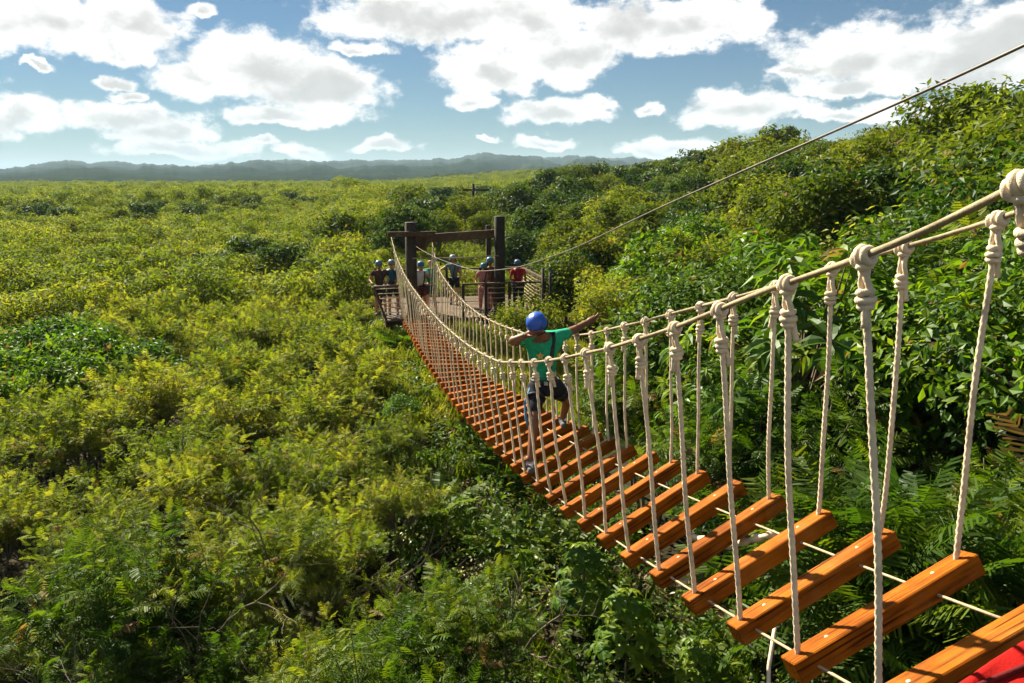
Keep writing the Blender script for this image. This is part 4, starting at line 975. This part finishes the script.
def person(base, face_az, label, shirt, shorts, skin, helmet=None, hair=None, J=None, H=1.7, long_legs=False, sub=1, strap=True, emblem=None, group=None, arm=1.):
    """joints in metres relative to the feet, x = right of the figure as seen from the front ... given in a local frame facing +f"""
    root = empty('person', base, 0, label, 'person', group); b0 = Vector(base)
    f = Vector((math.sin(face_az), math.cos(face_az), 0)); l = Vector((-f.y, f.x, 0))    # l = figure's left
    k = H / 1.7
    D_ = {'pel': (0, 0, .93), 'spine': (0, .01, 1.12), 'chest': (0, .02, 1.31), 'neck': (0, .02, 1.47), 'head': (0, .045, 1.585), 'shL': (.18, .01, 1.405), 'shR': (-.18, .01, 1.405), 'elL': (.25, .0, 1.13), 'elR': (-.25, 0., 1.13), 'wrL': (.22, .16, .95), 'wrR': (-.22, .16, .95),
          'hipL': (.095, 0, .88), 'hipR': (-.095, 0, .88), 'knL': (.11, .03, .48), 'knR': (-.11, .03, .48), 'anL': (.12, 0, .09), 'anR': (-.12, 0, .09)}
    if J: D_.update({a: v for a, v in J.items() if not isinstance(v, Vector)})
    Q = {a: (l * v[0] + f * v[1] + Vector((0, 0, v[2]))) * k for a, v in D_.items()}
    if J: Q.update({a: v - b0 for a, v in J.items() if isinstance(v, Vector)})
    fwd = f
    toe = {s: Q['an' + s] + (fwd * .17 + Vector((0, 0, -.055))) * k for s in 'LR'}; heel = {s: Q['an' + s] + (fwd * -.05 + Vector((0, 0, -.055))) * k for s in 'LR'}
    names = ['pel', 'spine', 'chest', 'neck', 'head', 'shL', 'elL', 'wrL', 'shR', 'elR', 'wrR', 'hipL', 'knL', 'anL', 'hipR', 'knR', 'anR']
    R_ = dict(pel=.125, spine=.115, chest=.13, neck=.052, head=.05, shL=.062, elL=.042, wrL=.029, shR=.062, elR=.042, wrR=.029, hipL=.092, knL=.06, anL=.042, hipR=.092, knR=.06, anR=.042)
    for a_ in ('elL', 'elR', 'wrL', 'wrR'): R_[a_] *= arm
    E_ = [('pel', 'spine'), ('spine', 'chest'), ('chest', 'neck'), ('neck', 'head'), ('chest', 'shL'), ('shL', 'elL'), ('elL', 'wrL'), ('chest', 'shR'), ('shR', 'elR'), ('elR', 'wrR'), ('pel', 'hipL'), ('hipL', 'knL'), ('knL', 'anL'), ('pel', 'hipR'), ('hipR', 'knR'), ('knR', 'anR')]
    ix = {n: q for q, n in enumerate(names)}
    V, F = skin_mesh([(Q[n], R_[n] * k) for n in names], [(ix[a], ix[b]) for a, b in E_], sub)
    mb = MB(); mb.add(V, F, True)
    up = (Q['head'] - Q['neck']).normalized(); fd = J.get('_face', f) if J else f
    hc = Q['head'] + up * .035 * k; X, Fh, Uh = head_mesh(mb, hc, fd, Vector((0, 0, 1)) if abs(fd.z) < .9 else up, k)
    for s, sg in (('L', 1), ('R', -1)):
        dd = Q['wr' + s] - Q['el' + s]; hand(mb, Q['wr' + s], dd, (l * -sg + f * .3), k * (1.3 if arm > 1 else 1))
    body_ = mb.build('body', SKIN[skin], root)
    eb = MB()
    for sg in (-1, 1): eb.lathe([(0, .009), (.007, .005), (.009, 0), (.007, -.005), (0, -.009)], 8, Matrix.Translation(hc + X * sg * .031 * k + Fh * .082 * k + Uh * .012 * k))
    eb.build('eyes', EYE, root)
    mid = lambda a, b, t: Q[a] + (Q[b] - Q[a]) * t
    P = [(Q['pel'] + Vector((0, 0, .0)), .15 * k), (Q['spine'], .14 * k), (Q['chest'], .168 * k), (mid('chest', 'neck', .55), .085 * k), (Q['shL'], .08 * k), (mid('shL', 'elL', .62), .068 * k), (Q['shR'], .08 * k), (mid('shR', 'elR', .62), .068 * k)]
    V, F = skin_mesh(P, [(0, 1), (1, 2), (2, 3), (2, 4), (4, 5), (2, 6), (6, 7)], sub)
    V = [Vector(v) + Vector((math.sin(v[2] * 61 + v[0] * 37), math.cos(v[2] * 47 - v[0] * 53), 0)) * (.006 * k) + Vector((math.sin(v[2] * 23 + v[0] * 31), math.cos(v[0] * 29 + v[2] * 19), 0)) * (.007 * k) for v in V]
    sb = MB(); sb.add(V, F, True); so_ = sb.build('shirt', shirt, root)
    bvh = BVHTree.FromPolygons([Vector(v) for v in sb.v], sb.f); axs = Q['neck'] - Q['pel']; al = axs.length; axs = axs.normalized()
    for v in body_.data.vertices:
        dlt = v.co - Q['pel']; t_ = dlt.dot(axs) / al
        if -.08 < t_ < .9 and (dlt - axs * dlt.dot(axs)).length < .21 * k:
            p_, n_, _i, d_ = bvh.find_nearest(v.co)
            if p_ is not None and d_ < .09 and (v.co - p_).dot(n_) > -.012: v.co = p_ - n_ * .014
    t_ = .97 if long_legs else .78
    P = [(Q['pel'] + Vector((0, 0, .02)), .148 * k), (mid('hipL', 'knL', .05), .112 * k), (mid('hipL', 'knL', t_), .09 * k), (mid('hipR', 'knR', .05), .112 * k), (mid('hipR', 'knR', t_), .09 * k)]
    E2 = [(0, 1), (1, 2), (0, 3), (3, 4)]
    if long_legs: P += [(mid('knL', 'anL', .9), .062 * k), (mid('knR', 'anR', .9), .062 * k)]; E2 += [(2, 5), (4, 6)]
    V, F = skin_mesh(P, E2, sub); sb = MB(); sb.add(V, F, True); sb.build('trousers' if long_legs else 'shorts', shorts, root)
    for s in 'LR':
        V, F = skin_mesh([(Q['an' + s] + Vector((0, 0, .01)), .052 * k), (heel[s], .042 * k), (toe[s] * .55 + heel[s] * .45, .048 * k), (toe[s], .04 * k)], [(0, 1), (0, 2), (2, 3)], 1); sb = MB(); sb.add(V, F, True); sb.build('shoe', SHOE, root)
    if helmet:
        hm = MB(); Mh = Matrix((( X.x, Fh.x, Uh.x, hc.x), (X.y, Fh.y, Uh.y, hc.y), (X.z, Fh.z, Uh.z, hc.z), (0, 0, 0, 1)))
        pr = [(0, .158), (.045, .153), (.08, .136), (.103, .108), (.115, .07), (.119, .03), (.121, .005), (.112, .0), (.108, .02)]
        hm.lathe([(a * k, z * k) for a, z in pr], 20, Mh @ Matrix.Scale(1.1, 4, (0, 1, 0))); ho = hm.build('helmet', helmet, root)
        rim = MB(); rim.tube([Mh @ Vector((math.cos(t) * .12 * k, math.sin(t) * .131 * k, (.006 + (.012 if math.sin(t) > .5 else 0)) * k)) for t in np.linspace(0, 2 * math.pi, 25)[:-1]], .0065 * k, 5, closed=True)
        rim.build('helmet_rim', STRAP, ho)
        if sub > 1:
            vt = MB()
            for a_ in (-.9, -.3, .3, .9, 2.3, 3.14, 3.98):
                d_ = Vector((math.sin(a_) * .82, math.cos(a_) * .9, .62)).normalized(); c_ = Mh @ (d_ * .139 * k); dn = (Mh.to_3x3() @ d_).normalized(); ax_ = dn.cross(Uh).normalized()
                vt.box(c_, (.016 * k, .045 * k, .006), (ax_, dn.cross(ax_), dn), .002)
            vt.build('helmet_vents', STRAP, ho)
        hb = MB().tube([hc + X * .1 * k, hc + X * .075 * k - Uh * .09 * k + Fh * .03 * k, hc - Uh * .125 * k + Fh * .05 * k, hc - X * .075 * k - Uh * .09 * k + Fh * .03 * k, hc - X * .1 * k], .007 * k, 5); hb.build('chin_strap', STRAP, ho)
    elif hair:
        hm = MB(); Mh = Matrix((( X.x, Fh.x, Uh.x, hc.x), (X.y, Fh.y, Uh.y, hc.y), (X.z, Fh.z, Uh.z, hc.z), (0, 0, 0, 1)))
        hm.lathe([(0, .126 * k), (.05 * k, .117 * k), (.078 * k, .085 * k), (.09 * k, .04 * k), (.09 * k, .0), (.08 * k, -.03 * k)], 16, Mh @ Matrix.Translation((0, -.016 * k, 0))); hm.build('hair', hair, root)
    if strap:
        st = MB(); a = Q['shL'] * .6 + Q['chest'] * .4 + f * .12 * k + Vector((0, 0, .04)); b = Q['pel'] + l * .02 + f * .165 * k; m_ = (a + b) / 2 + f * .05 * k
        st.tube([a - f * .1 * k + Vector((0, 0, .06)), a, m_, b], .021 * k, 6)
        if arm > 1:
            for s_ in 'LR':
                c_ = Q['hip' + s_] * .7 + Q['kn' + s_] * .3; dl_ = (Q['kn' + s_] - Q['hip' + s_]).normalized(); u_ = dl_.orthogonal().normalized(); w_ = dl_.cross(u_)
                st.tube([c_ + (u_ * math.cos(t) + w_ * math.sin(t)) * .112 * k for t in np.linspace(0, 2 * math.pi, 15)[:-1]], .018, 6, closed=True)
            bk = MB().box(Q['pel'] + f * .185 * k + Vector((0, 0, .03)), (.05, .02, .045), (l, f, Vector((0, 0, 1))), .004); bk.build('buckle', M['metal'], root)
        wr_ = [Q['pel'] + (l * math.cos(t) * .165 + f * math.sin(t) * .165) * k + Vector((0, 0, .03)) for t in np.linspace(0, 2 * math.pi, 17)[:-1]]
        st.tube(wr_, .018 * k, 6, closed=True); st.build('harness', STRAP, root)
    if emblem: emblem(so_, Q, f, l, k)
    return root, Q

# the person dabbing in the middle of the bridge
fc = Vector((.03, -1, 0)).normalized(); faz = math.atan2(fc.x, fc.y)
footA = deck_c(10) - deck_w(10) * .40 - tan(10) * .06; footB = deck_c(12) + deck_w(12) * .38 - tan(12) * .06
base = (footA + footB) / 2
up1 = Vector((0, 0, .095))
J = {'anR': footA + up1, 'anL': footB + up1, 'pel': at_y(545, 382, 9.25), 'spine': at_y(544, 364, 9.22), 'chest': at_y(543, 346, 9.12), 'neck': at_y(540.5, 334, 9.02), 'head': at_y(538, 327, 8.93),
     'shR': at_y(527, 338, 9.1), 'shL': at_y(560, 336, 9.2), 'elR': at_y(510, 342, 8.9), 'wrR': at_y(527, 335, 8.84), 'elL': at_y(575, 329.5, 9.42), 'wrL': at_y(588, 322, 9.55),
     'hipR': at_y(536, 387, 9.22), 'hipL': at_y(555, 386, 9.28), 'knR': at_y(531, 424, 8.98), 'knL': at_y(564, 400, 9.3), '_face': Vector((-.45, -1, -.95)).normalized()}
J['knR'] = (J['hipR'] + J['anR']) / 2 + Vector((0, -.1, 0)); 
J['knL'] = (J['hipL'] + J['anL']) / 2 + Vector((.09, -.1, .05))
def star(so_, Q, f, l, k):
    c = Q['chest'] * .6 + Q['spine'] * .4 + f * .15 + l * -.045; mb = MB(); V = []
    up = Vector((0, 0, 1)); 
    for q in range(10):
        r_ = .05 if q % 2 == 0 else .023; a = q * math.pi / 5 + math.pi / 2; p = c + l * math.cos(a) * r_ + up * math.sin(a) * r_; V.append(p + f * .012); 
    for q in range(10): V.append(V[q] - f * .05)
    mb.add(V, [tuple(range(10))] + [(q, (q + 1) % 10, 10 + (q + 1) % 10, 10 + q) for q in range(10)]); mb.build('chest_print', cloth('yellow_print', (.6, .42, .1)), so_)
main, Qm = person(base, faz, 'person in green shirt and blue helmet striking a dab pose midway along the bridge', cloth('green_shirt', (.025, .36, .2)), DARKC, 'brown', helmet=plain('blue_helmet', (.02, .1, .5), .35, .08, 6, 0, 1, .5), J=J, sub=2, emblem=star, arm=1.28)
# blue lanyard on the leg
lp = (Qm['hipR'] + Qm['knR']) / 2; MB().tube([Qm['pel'] + Vector((-.16, -.05, 0)), lp + Vector((-.12, -.03, .05)), lp + Vector((-.1, -.02, -.14)), lp + Vector((-.07, -.06, -.26))], [.012, .014, .02, .016], 6).build('lanyard', cloth('blue_lanyard', (.12, .3, .5)), main)

def stand(px, py, H, az, label, shirt, shorts, skin, helmet, hair=None, J=None, long_legs=False):
    top = DZ + H + (.05 if helmet else 0); p = at_z(px, py, top)
    J = dict(J or {}); sw = rb.uniform(-.05, .05); ln_ = rb.uniform(-.04, .07)
    for n_, q in (('pel', .5), ('spine', .8), ('chest', .7), ('neck', .5), ('head', .4)):
        b_ = {'pel': (0, 0, .93), 'spine': (0, .01, 1.12), 'chest': (0, .02, 1.31), 'neck': (0, .02, 1.47), 'head': (0, .045, 1.585)}[n_]; J.setdefault(n_, (b_[0] + sw * q, b_[1] + ln_ * (b_[2] - .8), b_[2]))
    J.setdefault('elL', (.27 + rb.uniform(-.03, .06), rb.uniform(-.08, .08), 1.14)); J.setdefault('wrL', (.24 + rb.uniform(-.12, .05), rb.uniform(.05, .22), rb.uniform(.93, 1.12)))
    J.setdefault('elR', (-.27 - rb.uniform(-.03, .06), rb.uniform(-.08, .08), 1.14)); J.setdefault('wrR', (-.24 - rb.uniform(-.12, .05), rb.uniform(.05, .22), rb.uniform(.93, 1.12)))
    J.setdefault('anL', (.12 + rb.uniform(0, .08), rb.uniform(-.05, .12), .09)); J.setdefault('knL', (.12 + rb.uniform(0, .04), rb.uniform(.02, .1), .48))
    fa = rad(az + rb.uniform(-30, 30)); J['_face'] = Vector((math.sin(fa), math.cos(fa), rb.uniform(-.45, .05))).normalized()
    person(Vector((p.x, p.y, DZ)), rad(az), label, shirt, shorts, skin, helmet, hair, J, H, long_legs, sub=1, strap=bool(helmet))
hel = lambda n, c: plain(n, c, .4, .08, 6, 0, 1, .4)
RAILHANDS = {'elL': (.3, .1, 1.16), 'elR': (-.3, .1, 1.16), 'wrL': (.24, .3, 1.09), 'wrR': (-.24, .3, 1.09)}
stand(378.5, 261, 1.74, 170, 'person in brown t-shirt and blue helmet at the left netting of the platform', cloth('brown_shirt', (.06, .035, .022)), DARKC, 'tan', hel('slate_helmet', (.05, .13, .24)), J=RAILHANDS)
stand(392, 260, 1.76, 175, 'person in dark teal shirt beside the left-hand hand rope on the platform', cloth('teal_shirt', (.015, .07, .1)), DARKC, 'tan', hel('grey_helmet', (.12, .14, .17)))
stand(420, 261.5, 1.7, 150, 'person in white and grey shirt and blue helmet next to the left gate post', cloth('white_shirt', (.5, .5, .52)), cloth('maroon_shorts', (.09, .03, .025)), 'tan', hel('navy_helmet', (.03, .12, .3)), J={'elL': (.3, .12, 1.2), 'wrL': (.12, .28, 1.3)})
stand(430, 261.5, 1.72, 178, 'bare-headed person in green shirt standing where the bridge meets the platform', cloth('jade_shirt', (.03, .26, .15)), cloth('grey_shorts', (.06, .07, .09)), 'fair', None, hair=plain('light_hair', (.3, .2, .12), .6))
stand(454, 255, 1.72, 200, 'person in grey-blue shirt holding one arm out towards the rope on the platform', cloth('slate_shirt', (.09, .13, .15)), DARKC, 'tan', hel('silver_helmet', (.2, .24, .28)), J={'elR': (-.42, .1, 1.25), 'wrR': (-.66, .16, 1.1)})
stand(483.5, 263, 1.62, 190, 'person in dusty pink top and teal helmet behind the front railing', cloth('pink_top', (.4, .16, .14)), cloth('pink_trousers', (.42, .16, .17)), 'tan', hel('teal_helmet', (.03, .18, .25)), long_legs=True)
stand(490, 257.5, 1.8, 185, 'tall person in brown shirt standing by the right gate post', cloth('rust_shirt', (.16, .06, .035)), cloth('brown_trousers', (.1, .05, .035)), 'brown', hel('steel_helmet', (.05, .16, .26)), long_legs=True)
stand(494, 275, 1.2, 180, 'child in purple helmet in front of the tall person at the railing', cloth('plum_shirt', (.2, .07, .12)), cloth('rose_shorts', (.35, .12, .14)), 'tan', hel('purple_helmet', (.2, .1, .6)))
stand(518.5, 260, 1.7, 195, 'person in red shirt and dark trousers near the right corner of the platform', cloth('red_shirt', (.42, .02, .03)), DARKC, 'brown', hel('dusk_helmet', (.06, .12, .22)), long_legs=True)

# red cloth at the near end of the bridge
def red_cloth():
    n = 16; V = []
    c = deck_c(-1) + deck_w(-1) * .2
    A = at_y(958, 694, 2.62); B = at_y(996, 668, 2.66); Cc = at_y(1045, 640, 2.74); D2 = at_y(1045, 700, 2.5); 
    def quad(u, v):
        topc = A * ((1 - u) ** 2) + B * (2 * u * (1 - u)) + Cc * (u * u)
        bot = at_y(930, 730, 2.45) * (1 - u) + D2 * u
        p = topc * (1 - v) + bot * v
        return p + Vector((0, -.035, .03)) * math.sin(u * 9 + v * 3) * v + Vector((0, .02, .02)) * math.sin(v * 7 + u * 2)
    for j in range(n + 1):
        for i in range(n + 1): V.append(quad(i / n, j / n))
    F = [(j * (n + 1) + i, j * (n + 1) + i + 1, (j + 1) * (n + 1) + i + 1, (j + 1) * (n + 1) + i) for j in range(n) for i in range(n)]
    mb = MB(); mb.add(V, F, True); o = mb.build('red_cloth', cloth('red_fabric', (.33, .008, .006)))
    sd = o.modifiers.new('thick', 'SOLIDIFY'); sd.thickness = .012
    tag(o, 'bright red folded cloth lying over the nearest plank at the bottom right corner', 'cloth')
    pts = [quad(u, .32 - .1 * u) + Vector((0, -.02, .015)) for u in np.linspace(0.05, 1, 10)]
    MB().tube(pts, .012, 6).build('strap', cloth('dark_red_strap', (.1, .012, .012)), o)
red_cloth()
